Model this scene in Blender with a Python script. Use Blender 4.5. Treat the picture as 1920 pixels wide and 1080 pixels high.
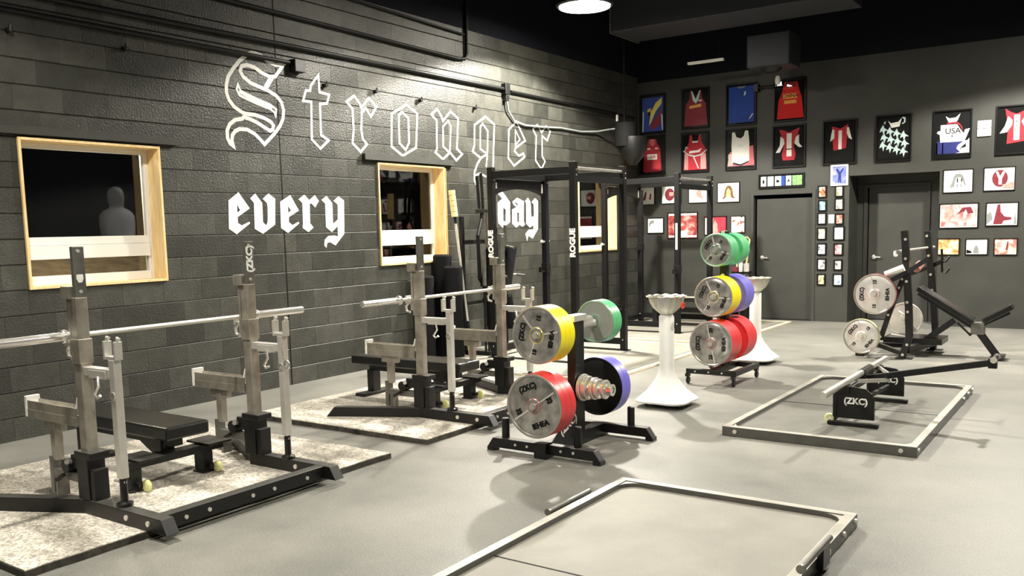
import bpy, bmesh, math, random
from mathutils import Vector, Matrix
from mathutils.geometry import tessellate_polygon
R = math.radians
PI = math.pi
random.seed(7)
scene = bpy.context.scene
for o in list(bpy.data.objects): bpy.data.objects.remove(o, do_unlink=True)
col = scene.collection

# ------------------------------------------------------------ camera
cd = bpy.data.cameras.new('camera'); cam = bpy.data.objects.new('camera', cd); col.objects.link(cam)
cd.sensor_width = 36.0; cd.lens = 1660.0 / 1920.0 * 36.0; cd.shift_y = 78.0 / 1920.0
cd.clip_start = 0.05; cd.clip_end = 200
right = Vector((0.82350584, 0.56683877, -0.02306388)); up = Vector((-0.04483238, 0.10555284, 0.99340256)); fwd = Vector((-0.56553354, 0.8170388, -0.11233612))
cam.matrix_world = Matrix(((right.x, up.x, -fwd.x, 7.26), (right.y, up.y, -fwd.y, 0.0), (right.z, up.z, -fwd.z, 1.595), (0, 0, 0, 1)))
scene.camera = cam

# ------------------------------------------------------------ exposure and world
vs = scene.view_settings
vs.view_transform = 'Standard'; vs.look = 'None'; vs.gamma = 1.0; vs.use_curve_mapping = False
vs.exposure = 0.72
w = bpy.data.worlds.new('night'); scene.world = w; w.use_nodes = True
w.node_tree.nodes['Background'].inputs[0].default_value = (0.004, 0.005, 0.009, 1)
w.node_tree.nodes['Background'].inputs[1].default_value = 0.1

# ------------------------------------------------------------ materials
def mat(name, base=(.5, .5, .5), rough=.5, metal=0.0, spec=.5, noise=0.0, nscale=8.0, bump=0.0, bscale=60.0, emit=None, estr=0.0, coat=0.0, base2=None):
    m = bpy.data.materials.new(name); m.use_nodes = True
    nt = m.node_tree; b = nt.nodes['Principled BSDF']
    b.inputs['Base Color'].default_value = (*base, 1); b.inputs['Roughness'].default_value = rough
    b.inputs['Metallic'].default_value = metal; b.inputs['Specular IOR Level'].default_value = spec
    b.inputs['Coat Weight'].default_value = coat
    if emit: b.inputs['Emission Color'].default_value = (*emit, 1); b.inputs['Emission Strength'].default_value = estr
    if noise > 0 or base2 or bump > 0:
        tc = nt.nodes.new('ShaderNodeTexCoord')
    if noise > 0 or base2:
        n = nt.nodes.new('ShaderNodeTexNoise'); n.inputs['Scale'].default_value = nscale; n.inputs['Detail'].default_value = 6
        nt.links.new(tc.outputs['Object'], n.inputs['Vector'])
        r = nt.nodes.new('ShaderNodeValToRGB'); r.color_ramp.elements[0].position = .32; r.color_ramp.elements[1].position = .68
        c2 = base2 if base2 else tuple(min(1, c * (1 + noise)) for c in base)
        c1 = base if base2 else tuple(c * (1 - noise) for c in base)
        r.color_ramp.elements[0].color = (*c1, 1); r.color_ramp.elements[1].color = (*c2, 1)
        nt.links.new(n.outputs['Fac'], r.inputs['Fac']); nt.links.new(r.outputs['Color'], b.inputs['Base Color'])
    if bump > 0:
        n2 = nt.nodes.new('ShaderNodeTexNoise'); n2.inputs['Scale'].default_value = bscale; n2.inputs['Detail'].default_value = 4
        nt.links.new(tc.outputs['Object'], n2.inputs['Vector'])
        bp = nt.nodes.new('ShaderNodeBump'); bp.inputs['Strength'].default_value = bump; bp.inputs['Distance'].default_value = .01
        nt.links.new(n2.outputs['Fac'], bp.inputs['Height']); nt.links.new(bp.outputs['Normal'], b.inputs['Normal'])
    return m

def lit_tops(m, amt, colr):
    # light from above painted into the colour of upward faces, broken by noise
    nt = m.node_tree; b = nt.nodes['Principled BSDF']; L = nt.links.new
    g = nt.nodes.new('ShaderNodeNewGeometry'); sp = nt.nodes.new('ShaderNodeSeparateXYZ'); L(g.outputs['True Normal'], sp.inputs[0])
    mr = nt.nodes.new('ShaderNodeMapRange'); mr.inputs[1].default_value = .6; mr.inputs[2].default_value = .95; mr.inputs[3].default_value = 0; mr.inputs[4].default_value = 1; L(sp.outputs['Z'], mr.inputs[0])
    tc = nt.nodes.new('ShaderNodeTexCoord'); n = nt.nodes.new('ShaderNodeTexNoise'); n.inputs['Scale'].default_value = 5; n.inputs['Detail'].default_value = 6; L(tc.outputs['Object'], n.inputs['Vector'])
    m2 = nt.nodes.new('ShaderNodeMapRange'); m2.inputs[1].default_value = .3; m2.inputs[2].default_value = .6; m2.inputs[3].default_value = amt*.55; m2.inputs[4].default_value = amt; L(n.outputs['Fac'], m2.inputs[0])
    mu = nt.nodes.new('ShaderNodeMath'); mu.operation = 'MULTIPLY'; L(mr.outputs[0], mu.inputs[0]); L(m2.outputs[0], mu.inputs[1])
    mx = nt.nodes.new('ShaderNodeMix'); mx.data_type = 'RGBA'; mx.inputs[7].default_value = (*colr, 1); L(mu.outputs[0], mx.inputs[0])
    src = b.inputs['Base Color'].links[0].from_socket if b.inputs['Base Color'].links else None
    if src: L(src, mx.inputs[6])
    else: mx.inputs[6].default_value = b.inputs['Base Color'].default_value
    L(mx.outputs[2], b.inputs['Base Color'])

def wall_block_mat():
    m = mat('painted_block', (.07, .07, .06), .42, spec=.5)
    nt = m.node_tree; b = nt.nodes['Principled BSDF']; L = nt.links.new
    tc = nt.nodes.new('ShaderNodeTexCoord'); sp = nt.nodes.new('ShaderNodeSeparateXYZ'); cb = nt.nodes.new('ShaderNodeCombineXYZ')
    az = nt.nodes.new('ShaderNodeMath'); az.operation = 'ADD'; az.inputs[1].default_value = .0152
    L(tc.outputs['Object'], sp.inputs[0]); L(sp.outputs['Y'], cb.inputs['X']); L(sp.outputs['Z'], az.inputs[0]); L(az.outputs[0], cb.inputs['Y'])
    # slight wobble so that the joints are not ruler straight
    nz = nt.nodes.new('ShaderNodeTexNoise'); nz.inputs['Scale'].default_value = 3.0; nz.inputs['Detail'].default_value = 3
    L(tc.outputs['Object'], nz.inputs['Vector'])
    vm = nt.nodes.new('ShaderNodeVectorMath'); vm.operation = 'MULTIPLY_ADD'; vm.inputs[1].default_value = (.006, .006, 0); L(nz.outputs['Color'], vm.inputs[0]); L(cb.outputs[0], vm.inputs[2])
    br = nt.nodes.new('ShaderNodeTexBrick'); br.offset = .5
    br.inputs['Scale'].default_value = 1; br.inputs['Brick Width'].default_value = .4064; br.inputs['Row Height'].default_value = .2032
    br.inputs['Mortar Size'].default_value = .0035; br.inputs['Mortar Smooth'].default_value = .5; br.inputs['Bias'].default_value = 0
    br.inputs['Color1'].default_value = (.027, .028, .023, 1); br.inputs['Color2'].default_value = (.062, .062, .052, 1); br.inputs['Mortar'].default_value = (.034, .034, .029, 1)
    L(vm.outputs[0], br.inputs['Vector'])
    n = nt.nodes.new('ShaderNodeTexNoise'); n.inputs['Scale'].default_value = 5; n.inputs['Detail'].default_value = 8; n.inputs['Roughness'].default_value = .7; L(tc.outputs['Object'], n.inputs['Vector'])
    mr = nt.nodes.new('ShaderNodeMapRange'); mr.inputs[1].default_value = .3; mr.inputs[2].default_value = .7; mr.inputs[3].default_value = .66; mr.inputs[4].default_value = 1.25; L(n.outputs['Fac'], mr.inputs[0])
    mx = nt.nodes.new('ShaderNodeVectorMath'); mx.operation = 'SCALE'; L(br.outputs['Color'], mx.inputs[0]); L(mr.outputs[0], mx.inputs['Scale']); L(mx.outputs[0], b.inputs['Base Color'])
    # the bed joints are raked deeper than the upright ones
    md = nt.nodes.new('ShaderNodeMath'); md.operation = 'PINGPONG'; md.inputs[1].default_value = .1016; sv = nt.nodes.new('ShaderNodeSeparateXYZ'); L(vm.outputs[0], sv.inputs[0]); L(sv.outputs['Y'], md.inputs[0])
    mb_ = nt.nodes.new('ShaderNodeMapRange'); mb_.inputs[1].default_value = .0; mb_.inputs[2].default_value = .007; mb_.inputs[3].default_value = 1; mb_.inputs[4].default_value = 0; L(md.outputs[0], mb_.inputs[0])
    wv = nt.nodes.new('ShaderNodeMath'); wv.operation = 'MULTIPLY'; wv.inputs[1].default_value = .35; L(br.outputs['Fac'], wv.inputs[0])
    mxm = nt.nodes.new('ShaderNodeMath'); mxm.operation = 'MAXIMUM'; L(mb_.outputs[0], mxm.inputs[0]); L(wv.outputs[0], mxm.inputs[1])
    b1 = nt.nodes.new('ShaderNodeBump'); b1.invert = True; b1.inputs['Strength'].default_value = 1.0; b1.inputs['Distance'].default_value = .022; L(mxm.outputs[0], b1.inputs['Height'])
    n3 = nt.nodes.new('ShaderNodeTexNoise'); n3.inputs['Scale'].default_value = 55; n3.inputs['Detail'].default_value = 4; L(tc.outputs['Object'], n3.inputs['Vector'])
    b2 = nt.nodes.new('ShaderNodeBump'); b2.inputs['Strength'].default_value = .6; b2.inputs['Distance'].default_value = .009; L(n3.outputs['Fac'], b2.inputs['Height']); L(b1.outputs['Normal'], b2.inputs['Normal'])
    L(b2.outputs['Normal'], b.inputs['Normal'])
    return m

def floor_mat():
    m = mat('rubber_floor', (.3, .3, .3), .5, spec=.45)
    nt = m.node_tree; b = nt.nodes['Principled BSDF']; L = nt.links.new
    tc = nt.nodes.new('ShaderNodeTexCoord')
    n = nt.nodes.new('ShaderNodeTexNoise'); n.inputs['Scale'].default_value = .9; n.inputs['Detail'].default_value = 7; n.inputs['Roughness'].default_value = .62; L(tc.outputs['Object'], n.inputs['Vector'])
    r = nt.nodes.new('ShaderNodeValToRGB'); r.color_ramp.elements[0].position = .3; r.color_ramp.elements[1].position = .72
    r.color_ramp.elements[0].color = (.138, .141, .126, 1); r.color_ramp.elements[1].color = (.26, .252, .22, 1)
    L(n.outputs['Fac'], r.inputs['Fac'])
    n2 = nt.nodes.new('ShaderNodeTexNoise'); n2.inputs['Scale'].default_value = 90; n2.inputs['Detail'].default_value = 3; L(tc.outputs['Object'], n2.inputs['Vector'])
    mr = nt.nodes.new('ShaderNodeMapRange'); mr.inputs[1].default_value = .35; mr.inputs[2].default_value = .65; mr.inputs[3].default_value = .85; mr.inputs[4].default_value = 1.12; L(n2.outputs['Fac'], mr.inputs[0])
    mx = nt.nodes.new('ShaderNodeVectorMath'); mx.operation = 'SCALE'; L(r.outputs['Color'], mx.inputs[0]); L(mr.outputs[0], mx.inputs['Scale']); L(mx.outputs[0], b.inputs['Base Color'])
    rr = nt.nodes.new('ShaderNodeMapRange'); rr.inputs[3].default_value = .38; rr.inputs[4].default_value = .62; L(n.outputs['Fac'], rr.inputs[0]); L(rr.outputs[0], b.inputs['Roughness'])
    bp = nt.nodes.new('ShaderNodeBump'); bp.inputs['Strength'].default_value = .25; bp.inputs['Distance'].default_value = .004; L(n2.outputs['Fac'], bp.inputs['Height']); L(bp.outputs['Normal'], b.inputs['Normal'])
    return m

def speckle_mat(name, a, bcol, dirt):
    m = mat(name, a, .6); nt = m.node_tree; b = nt.nodes['Principled BSDF']; L = nt.links.new
    tc = nt.nodes.new('ShaderNodeTexCoord')
    n = nt.nodes.new('ShaderNodeTexNoise'); n.inputs['Scale'].default_value = 42; n.inputs['Detail'].default_value = 5; n.inputs['Distortion'].default_value = 1.2; L(tc.outputs['Object'], n.inputs['Vector'])
    r = nt.nodes.new('ShaderNodeValToRGB'); r.color_ramp.elements[0].position = .42; r.color_ramp.elements[1].position = .56
    r.color_ramp.elements[0].color = (*bcol, 1); r.color_ramp.elements[1].color = (*a, 1); L(n.outputs['Fac'], r.inputs['Fac'])
    n2 = nt.nodes.new('ShaderNodeTexNoise'); n2.inputs['Scale'].default_value = 1.6; n2.inputs['Detail'].default_value = 6
    mp = nt.nodes.new('ShaderNodeMapping'); mp.inputs['Scale'].default_value = (.6, 2.2, 1); L(tc.outputs['Object'], mp.inputs[0]); L(mp.outputs[0], n2.inputs['Vector'])
    r2 = nt.nodes.new('ShaderNodeValToRGB'); r2.color_ramp.elements[0].position = .40; r2.color_ramp.elements[1].position = .55
    r2.color_ramp.elements[0].color = (dirt, dirt, dirt * .95, 1); r2.color_ramp.elements[1].color = (1, 1, 1, 1); L(n2.outputs['Fac'], r2.inputs['Fac'])
    mx = nt.nodes.new('ShaderNodeVectorMath'); mx.operation = 'MULTIPLY'; L(r.outputs['Color'], mx.inputs[0]); L(r2.outputs['Color'], mx.inputs[1]); L(mx.outputs[0], b.inputs['Base Color'])
    return m

def wood_mat(name, a, b2, rough=.45):
    m = mat(name, a, rough); nt = m.node_tree; b = nt.nodes['Principled BSDF']; L = nt.links.new
    tc = nt.nodes.new('ShaderNodeTexCoord'); mp = nt.nodes.new('ShaderNodeMapping'); mp.inputs['Scale'].default_value = (14, 14, 2.2); L(tc.outputs['Object'], mp.inputs[0])
    n = nt.nodes.new('ShaderNodeTexNoise'); n.inputs['Scale'].default_value = 1.5; n.inputs['Detail'].default_value = 6; n.inputs['Distortion'].default_value = 1.0; L(mp.outputs[0], n.inputs['Vector'])
    r = nt.nodes.new('ShaderNodeValToRGB'); r.color_ramp.elements[0].position = .35; r.color_ramp.elements[1].position = .65
    r.color_ramp.elements[0].color = (*a, 1); r.color_ramp.elements[1].color = (*b2, 1); L(n.outputs['Fac'], r.inputs['Fac']); L(r.outputs['Color'], b.inputs['Base Color'])
    return m

def photo_mat(name, cols, scale=6.0, seed=0.0):
    m = mat(name, (1, 1, 1), .35); nt = m.node_tree; b = nt.nodes['Principled BSDF']; L = nt.links.new
    tc = nt.nodes.new('ShaderNodeTexCoord'); mp = nt.nodes.new('ShaderNodeMapping'); mp.inputs['Location'].default_value = (seed * 3.1, seed, seed * 1.7); L(tc.outputs['Object'], mp.inputs[0])
    n = nt.nodes.new('ShaderNodeTexNoise'); n.inputs['Scale'].default_value = scale; n.inputs['Detail'].default_value = 2.5; n.inputs['Distortion'].default_value = .8; L(mp.outputs[0], n.inputs['Vector'])
    r = nt.nodes.new('ShaderNodeValToRGB'); k = len(cols); r.color_ramp.interpolation = 'LINEAR'
    els = r.color_ramp.elements
    els[0].position = .34; els[0].color = (*cols[0], 1); els[1].position = .66; els[1].color = (*cols[-1], 1)
    for i in range(1, k - 1):
        e = els.new(.34 + .32 * i / (k - 1)); e.color = (*cols[i], 1)
    L(n.outputs['Fac'], r.inputs['Fac']); L(r.outputs['Color'], b.inputs['Base Color'])
    return m

def glass_mat(name, refl=1.0, tint=(1, 1, 1), ior=1.5):
    m = bpy.data.materials.new(name); m.use_nodes = True; nt = m.node_tree; nt.nodes.clear(); L = nt.links.new
    out = nt.nodes.new('ShaderNodeOutputMaterial'); t = nt.nodes.new('ShaderNodeBsdfTransparent'); t.inputs[0].default_value = (*tint, 1)
    g = nt.nodes.new('ShaderNodeBsdfGlossy'); g.inputs['Roughness'].default_value = .02; mix = nt.nodes.new('ShaderNodeMixShader')
    f = nt.nodes.new('ShaderNodeFresnel'); f.inputs['IOR'].default_value = ior
    mu = nt.nodes.new('ShaderNodeMath'); mu.operation = 'MULTIPLY'; mu.inputs[1].default_value = refl; mu.use_clamp = True
    L(f.outputs[0], mu.inputs[0]); L(mu.outputs[0], mix.inputs[0]); L(t.outputs[0], mix.inputs[1]); L(g.outputs[0], mix.inputs[2]); L(mix.outputs[0], out.inputs[0])
    return m

M = {}
M['block'] = wall_block_mat()
M['wall'] = mat('painted_wall', (.036, .037, .031), .55, noise=.14, nscale=3, bump=.15, bscale=90)
M['ceiling'] = mat('ceiling_black', (.003, .004, .008), .9, spec=.1, noise=.2, nscale=2)
M['floor'] = floor_mat()
M['marble'] = speckle_mat('speckled_mat', (.76, .71, .62), (.36, .33, .28), .50)
M['matedge'] = mat('mat_edge', (.05, .045, .035), .8, noise=.5, nscale=20)
M['black'] = mat('black_powder_coat', (.0035, .0035, .0035), .44, spec=.5, noise=.25, nscale=30)
M['blackr'] = mat('matt_black_rack', (.004, .004, .004), .5, spec=.3, noise=.25, nscale=30)
M['blackmetal'] = mat('worn_black_steel', (.012, .012, .011), .3, metal=.25, noise=.3, nscale=20)
M['vinyl'] = mat('black_vinyl', (.009, .009, .0085), .30, bump=.12, bscale=120)
M['galv'] = mat('galvanised_steel', (.27, .245, .20), .38, metal=.6, base2=(.46, .43, .365), nscale=9, bump=.06, bscale=50)
M['galvd'] = mat('grey_steel', (.17, .17, .15), .38, metal=.7, base2=(.25, .245, .22), nscale=12)
M['chrome'] = mat('chrome', (.86, .84, .80), .22, metal=.8)
M['satin'] = mat('satin_steel', (.68, .66, .60), .33, metal=.6, base2=(.82, .80, .74), nscale=6)
M['knurl'] = mat('knurled_steel', (.74, .72, .66), .38, metal=.6, bump=.5, bscale=700)
M['white'] = mat('white_paint', (.82, .81, .76), .45)
M['letterw'] = mat('white_wall_paint', (.86, .86, .82), .6, noise=.05, nscale=20)
M['shadowp'] = mat('plum_wall_paint', (.09, .055, .055), .6)
M['vinylw'] = mat('white_vinyl_frame', (.86, .84, .78), .35)
M['pine'] = wood_mat('pine_board', (.80, .56, .25), (.90, .70, .38))
M['pined'] = wood_mat('amber_pine', (.50, .23, .05), (.64, .34, .10))
M['ply'] = wood_mat('platform_wood', (.78, .68, .46), (.86, .78, .58))
M['rubberd'] = mat('dark_rubber', (.10, .10, .088), .7, noise=.25, nscale=4, bump=.2, bscale=150)
M['rubberm'] = mat('mid_rubber', (.135, .133, .112), .62, noise=.18, nscale=3, bump=.2, bscale=150)
M['rubberl'] = mat('pale_rubber', (.235, .226, .19), .62, noise=.13, nscale=3, bump=.2, bscale=150)
M['red'] = mat('red_plate', (.78, .045, .05), .38)
M['yellow'] = mat('yellow_plate', (1.0, .86, .0), .42)
M['green'] = mat('green_plate', (.12, .55, .24), .40)
M['blue'] = mat('blue_plate', (.19, .17, .68), .40)
M['plate'] = mat('plate_face', (.20, .195, .18), .26, metal=.65, base2=(.52, .50, .47), nscale=11)
M['platew'] = mat('pale_plate_face', (.66, .64, .60), .35, metal=.5, base2=(.78, .76, .70), nscale=10)
lit_tops(M['black'], .5, (.10, .097, .085))  # pale sheen on the tops put into the black coat colour
M['ink'] = mat('black_ink', (.004, .004, .004), .6, spec=.2)
M['greyp'] = mat('grey_print', (.22, .24, .23), .5)
M['glass'] = glass_mat('window_glass', 1.1)
M['fglass'] = glass_mat('frame_glass', .35)
M['panel'] = mat('dark_backing', (.006, .0065, .006), .8, spec=.15)
M['fframe'] = mat('black_frame', (.003, .003, .003), .4, spec=.25)
M['matw'] = mat('white_card', (.85, .84, .79), .6)
M['jred'] = mat('red_jersey', (.46, .020, .035), .75, noise=.12, nscale=20)
M['jmaroon'] = mat('maroon_jersey', (.25, .018, .035), .75, noise=.12, nscale=20)
M['jbright'] = mat('bright_red_jersey', (.66, .012, .012), .75)
M['jblue'] = mat('blue_jersey', (.015, .06, .34), .75, noise=.15, nscale=14)
M['jnavy'] = mat('navy_cloth', (.018, .026, .16), .75, noise=.15, nscale=14)
M['jdark'] = mat('dark_grey_cloth', (.014, .014, .014), .9, spec=.1)
M['jpink'] = mat('faded_red', (.62, .16, .18), .75)
M['jyel'] = mat('yellow_print', (.85, .70, .14), .7)
M['jora'] = mat('orange_print', (.9, .42, .09), .7)
M['jteal'] = mat('pale_teal_print', (.58, .74, .72), .7)
M['lens'] = mat('lamp_lens', (1, .97, .9), .4, emit=(1, .93, .80), estr=60)
M['yellowr'] = mat('pale_yellow_rubber', (.80, .82, .36), .5)
M['gold'] = wood_mat('straw_grip', (.72, .52, .22), (.86, .68, .34), .6)
M['redp'] = mat('red_plastic', (.75, .05, .03), .4)
M['soil'] = mat('soil', (.11, .08, .045), .9, base2=(.20, .15, .08), nscale=9, bump=.6, bscale=20)
M['bowl'] = mat('spun_metal_bowl', (.52, .50, .42), .36, metal=.75, base2=(.70, .68, .60), nscale=5)
M['chalk'] = mat('chalk', (.9, .9, .88), .9, bump=.6, bscale=40)
M['dummy'] = mat('grey_foam', (.42, .43, .44), .6)
M['navyfab'] = mat('dark_fabric', (.007, .007, .008), .9, spec=.2)
M['steeld'] = mat('dull_duct_steel', (.035, .038, .045), .5, metal=.4)

# ------------------------------------------------------------ helpers
OFF = {}
class MB:
    def __init__(s): s.bm = bmesh.new()
    def add(s, fn, mtx):
        n = bmesh.new(); fn(n); n.transform(mtx)
        me = bpy.data.meshes.new('t'); n.to_mesh(me); n.free(); s.bm.from_mesh(me); bpy.data.meshes.remove(me)
    def box(s, x0, x1, y0, y1, z0, z1):
        v = [s.bm.verts.new(p) for p in ((x0,y0,z0),(x1,y0,z0),(x1,y1,z0),(x0,y1,z0),(x0,y0,z1),(x1,y0,z1),(x1,y1,z1),(x0,y1,z1))]
        for f in ((0,3,2,1),(4,5,6,7),(0,1,5,4),(1,2,6,5),(2,3,7,6),(3,0,4,7)): s.bm.faces.new([v[i] for i in f])
        return s
    def cbox(s, c, d, rot=None):
        m = Matrix.Translation(c) @ (rot.to_4x4() if rot else Matrix.Identity(4))
        h = [q/2 for q in d]
        v = [s.bm.verts.new(m @ Vector(p)) for p in ((-h[0],-h[1],-h[2]),(h[0],-h[1],-h[2]),(h[0],h[1],-h[2]),(-h[0],h[1],-h[2]),(-h[0],-h[1],h[2]),(h[0],-h[1],h[2]),(h[0],h[1],h[2]),(-h[0],h[1],h[2]))]
        for f in ((0,3,2,1),(4,5,6,7),(0,1,5,4),(1,2,6,5),(2,3,7,6),(3,0,4,7)): s.bm.faces.new([v[i] for i in f])
        return s
    def beam(s, p0, p1, w, h, upv=(0,0,1), cut0=0.0, cut1=0.0):
        # rectangular bar from p0 to p1; w sideways, h along upv; cut = how far the bottom sticks out past the top at that end
        p0 = Vector(p0); p1 = Vector(p1); d = (p1-p0).normalized(); u = Vector(upv)
        sd = d.cross(u).normalized(); u2 = sd.cross(d).normalized()
        def ring(p, out, cut):
            return [s.bm.verts.new(p + sd*a*w/2 + u2*b*h/2 + out*(cut if b < 0 else 0)) for a, b in ((-1,-1),(1,-1),(1,1),(-1,1))]
        a = ring(p0, -d, cut0); b = ring(p1, d, cut1)
        s.bm.faces.new(a[::-1]); s.bm.faces.new(b)
        for i in range(4): s.bm.faces.new([a[i], a[(i+1)%4], b[(i+1)%4], b[i]])
        return s
    def tube(s, p0, p1, r, n=16, r1=None, cap=True):
        p0 = Vector(p0); p1 = Vector(p1); d = (p1-p0).normalized()
        a = d.orthogonal().normalized(); b = d.cross(a)
        r1 = r if r1 is None else r1
        A = [s.bm.verts.new(p0 + (a*math.cos(t)+b*math.sin(t))*r) for t in [2*PI*i/n for i in range(n)]]
        B = [s.bm.verts.new(p1 + (a*math.cos(t)+b*math.sin(t))*r1) for t in [2*PI*i/n for i in range(n)]]
        for i in range(n): s.bm.faces.new([A[i], A[(i+1)%n], B[(i+1)%n], B[i]])
        if cap: s.bm.faces.new(A[::-1]); s.bm.faces.new(B)
        return s
    def pipe(s, pts, r, n=10):
        pts = [Vector(p) for p in pts]; rings = []
        d0 = (pts[1]-pts[0]).normalized(); a = d0.orthogonal().normalized()
        for i, p in enumerate(pts):
            d = ((pts[min(i+1,len(pts)-1)]-pts[max(i-1,0)])).normalized()
            a = (a - d*a.dot(d)).normalized(); b = d.cross(a)
            rings.append([s.bm.verts.new(p + (a*math.cos(t)+b*math.sin(t))*r) for t in [2*PI*k/n for k in range(n)]])
        for A, B in zip(rings, rings[1:]):
            for i in range(n): s.bm.faces.new([A[i], A[(i+1)%n], B[(i+1)%n], B[i]])
        s.bm.faces.new(rings[0][::-1]); s.bm.faces.new(rings[-1])
        return s
    def lathe(s, prof, n=48, axis='Z', c=(0,0,0)):
        # prof: list of (r, t) with t along the axis
        c = Vector(c); rings = []
        for r, t in prof:
            if r < 1e-5:
                p = {'X':Vector((t,0,0)),'Y':Vector((0,t,0)),'Z':Vector((0,0,t))}[axis]; rings.append([s.bm.verts.new(c+p)])
            else:
                L = []
                for k in range(n):
                    q = 2*PI*k/n; u, v = r*math.cos(q), r*math.sin(q)
                    p = {'X':Vector((t,u,v)),'Y':Vector((v,t,u)),'Z':Vector((u,v,t))}[axis]; L.append(s.bm.verts.new(c+p))
                rings.append(L)
        for A, B in zip(rings, rings[1:]):
            if len(A) == 1 and len(B) == 1: continue
            for i in range(n):
                j = (i+1) % n
                if len(A) == 1: s.bm.faces.new([A[0], B[j], B[i]])
                elif len(B) == 1: s.bm.faces.new([A[i], A[j], B[0]])
                else: s.bm.faces.new([A[i], A[j], B[j], B[i]])
        return s
    def prism(s, loops, fn, t0, t1):
        # loops: outline then holes, 2D; fn(u, v, t) -> 3D; thickness t0..t1
        flat = []; idx = []
        for lp in loops:
            idx.append(list(range(len(flat), len(flat)+len(lp)))); flat += lp
        tris = tessellate_polygon([[Vector((u, v, 0)) for u, v in lp] for lp in loops])
        A = [s.bm.verts.new(fn(u, v, t0)) for u, v in flat]; B = [s.bm.verts.new(fn(u, v, t1)) for u, v in flat]
        for t in tris:
            try: s.bm.faces.new([A[i] for i in t]); s.bm.faces.new([B[i] for i in t[::-1]])
            except ValueError: pass
        for ix in idx:
            for k in range(len(ix)):
                a, b = ix[k], ix[(k+1) % len(ix)]
                try: s.bm.faces.new([A[a], A[b], B[b], B[a]])
                except ValueError: pass
        return s
    def ribbon(s, pts, wd, fn, t0, t1):
        # flat brush stroke along 2D points
        P = [Vector(p) for p in pts]; closed = (P[0]-P[-1]).length < 1e-4
        if closed: P = P[:-1]
        n = len(P); Lf, Rt = [], []
        for i in range(n):
            a = P[i-1] if (i > 0 or closed) else None; b = P[(i+1) % n] if (i < n-1 or closed) else None
            d1 = (P[i]-a).normalized() if a is not None else (b-P[i]).normalized(); d2 = (b-P[i]).normalized() if b is not None else d1
            n1 = Vector((-d1.y, d1.x)); n2 = Vector((-d2.y, d2.x)); m = (n1+n2)
            m = m.normalized() if m.length > .3 else n1
            k = wd/2/max(.45, m.dot(n1)); Lf.append(P[i]+m*k); Rt.append(P[i]-m*k)
        rng = range(n if closed else n-1)
        for t, fl in ((t0, 0), (t1, 1)):
            A = [s.bm.verts.new(fn(p.x, p.y, t)) for p in Lf]; B = [s.bm.verts.new(fn(p.x, p.y, t)) for p in Rt]
            for i in rng:
                j = (i+1) % n; q = [A[i], A[j], B[j], B[i]]; s.bm.faces.new(q if fl else q[::-1])
            if fl == 0: A0, B0 = A, B
        for i in rng:
            j = (i+1) % n; s.bm.faces.new([A0[i], A0[j], A[j], A[i]]); s.bm.faces.new([B0[i], B0[j], B[j], B[i]])
        return s
    def build(s, name, m, parent=None, bevel=0.0, smooth=False, loc=None, mats=None):
        me = bpy.data.meshes.new(name)
        bmesh.ops.recalc_face_normals(s.bm, faces=s.bm.faces)
        if parent is not None: off = OFF[parent.name]
        elif loc is not None: off = Vector(loc)
        else:
            xs = [v.co for v in s.bm.verts]; off = Vector(((min(v.x for v in xs)+max(v.x for v in xs))/2, (min(v.y for v in xs)+max(v.y for v in xs))/2, min(v.z for v in xs)))
        for v in s.bm.verts: v.co -= off
        s.bm.to_mesh(me); s.bm.free()
        o = bpy.data.objects.new(name, me); col.objects.link(o)
        me.materials.append(M[m] if isinstance(m, str) else m)
        if parent is not None: o.parent = parent
        else: o.location = off
        OFF[o.name] = off
        if smooth:
            for p in me.polygons: p.use_smooth = True
            me.set_sharp_from_angle(angle=R(38))
        if bevel > 0:
            b = o.modifiers.new('bevel', 'BEVEL'); b.width = bevel; b.segments = 2; b.limit_method = 'ANGLE'; b.angle_limit = R(40)
        return o

def tag(o, label, cat, group=None, kind=None):
    if label: o['label'] = label
    if cat: o['category'] = cat
    if group: o['group'] = group
    if kind: o['kind'] = kind
    return o
def thing(name, loc, label=None, cat=None, group=None, rz=0.0, kind=None):
    o = bpy.data.objects.new(name, None); col.objects.link(o); o.empty_display_size = .1
    o.location = loc; o.rotation_euler = (0, 0, rz); OFF[o.name] = Vector(loc)
    return tag(o, label, cat, group, kind)
def struct(o): o['kind'] = 'structure'; return o
def copy_tree(o, loc=None, rz=None, parent=None):
    c = o.copy(); col.objects.link(c)
    if parent is not None: c.parent = parent
    if loc is not None: c.location = loc
    if rz is not None: c.rotation_euler = (0, 0, rz)
    OFF[c.name] = OFF[o.name]
    for ch in list(o.children): copy_tree(ch, parent=c)
    return c
def text_bm(txt, size, depth=.002, bold=0.0):
    cu = bpy.data.curves.new('t', 'FONT'); cu.body = txt; cu.size = size; cu.extrude = depth/2; cu.offset = bold
    cu.align_x = 'CENTER'; cu.align_y = 'CENTER'; cu.resolution_u = 3
    ob = bpy.data.objects.new('t', cu); col.objects.link(ob)
    dg = bpy.context.evaluated_depsgraph_get(); me = bpy.data.meshes.new_from_object(ob.evaluated_get(dg))
    bpy.data.objects.remove(ob); bpy.data.curves.remove(cu)
    return me
def add_text(mb, txt, size, origin, xdir, ydir, depth=.002, bold=0.0):
    # lettering whose reading direction is xdir and whose up is ydir
    me = text_bm(txt, size, depth, bold); x = Vector(xdir).normalized(); y = Vector(ydir).normalized(); z = x.cross(y); o = Vector(origin)
    me.transform(Matrix(((x.x, y.x, z.x, o.x), (x.y, y.y, z.y, o.y), (x.z, y.z, z.z, o.z), (0, 0, 0, 1))))
    mb.bm.from_mesh(me); bpy.data.meshes.remove(me)
    return mb
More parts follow.
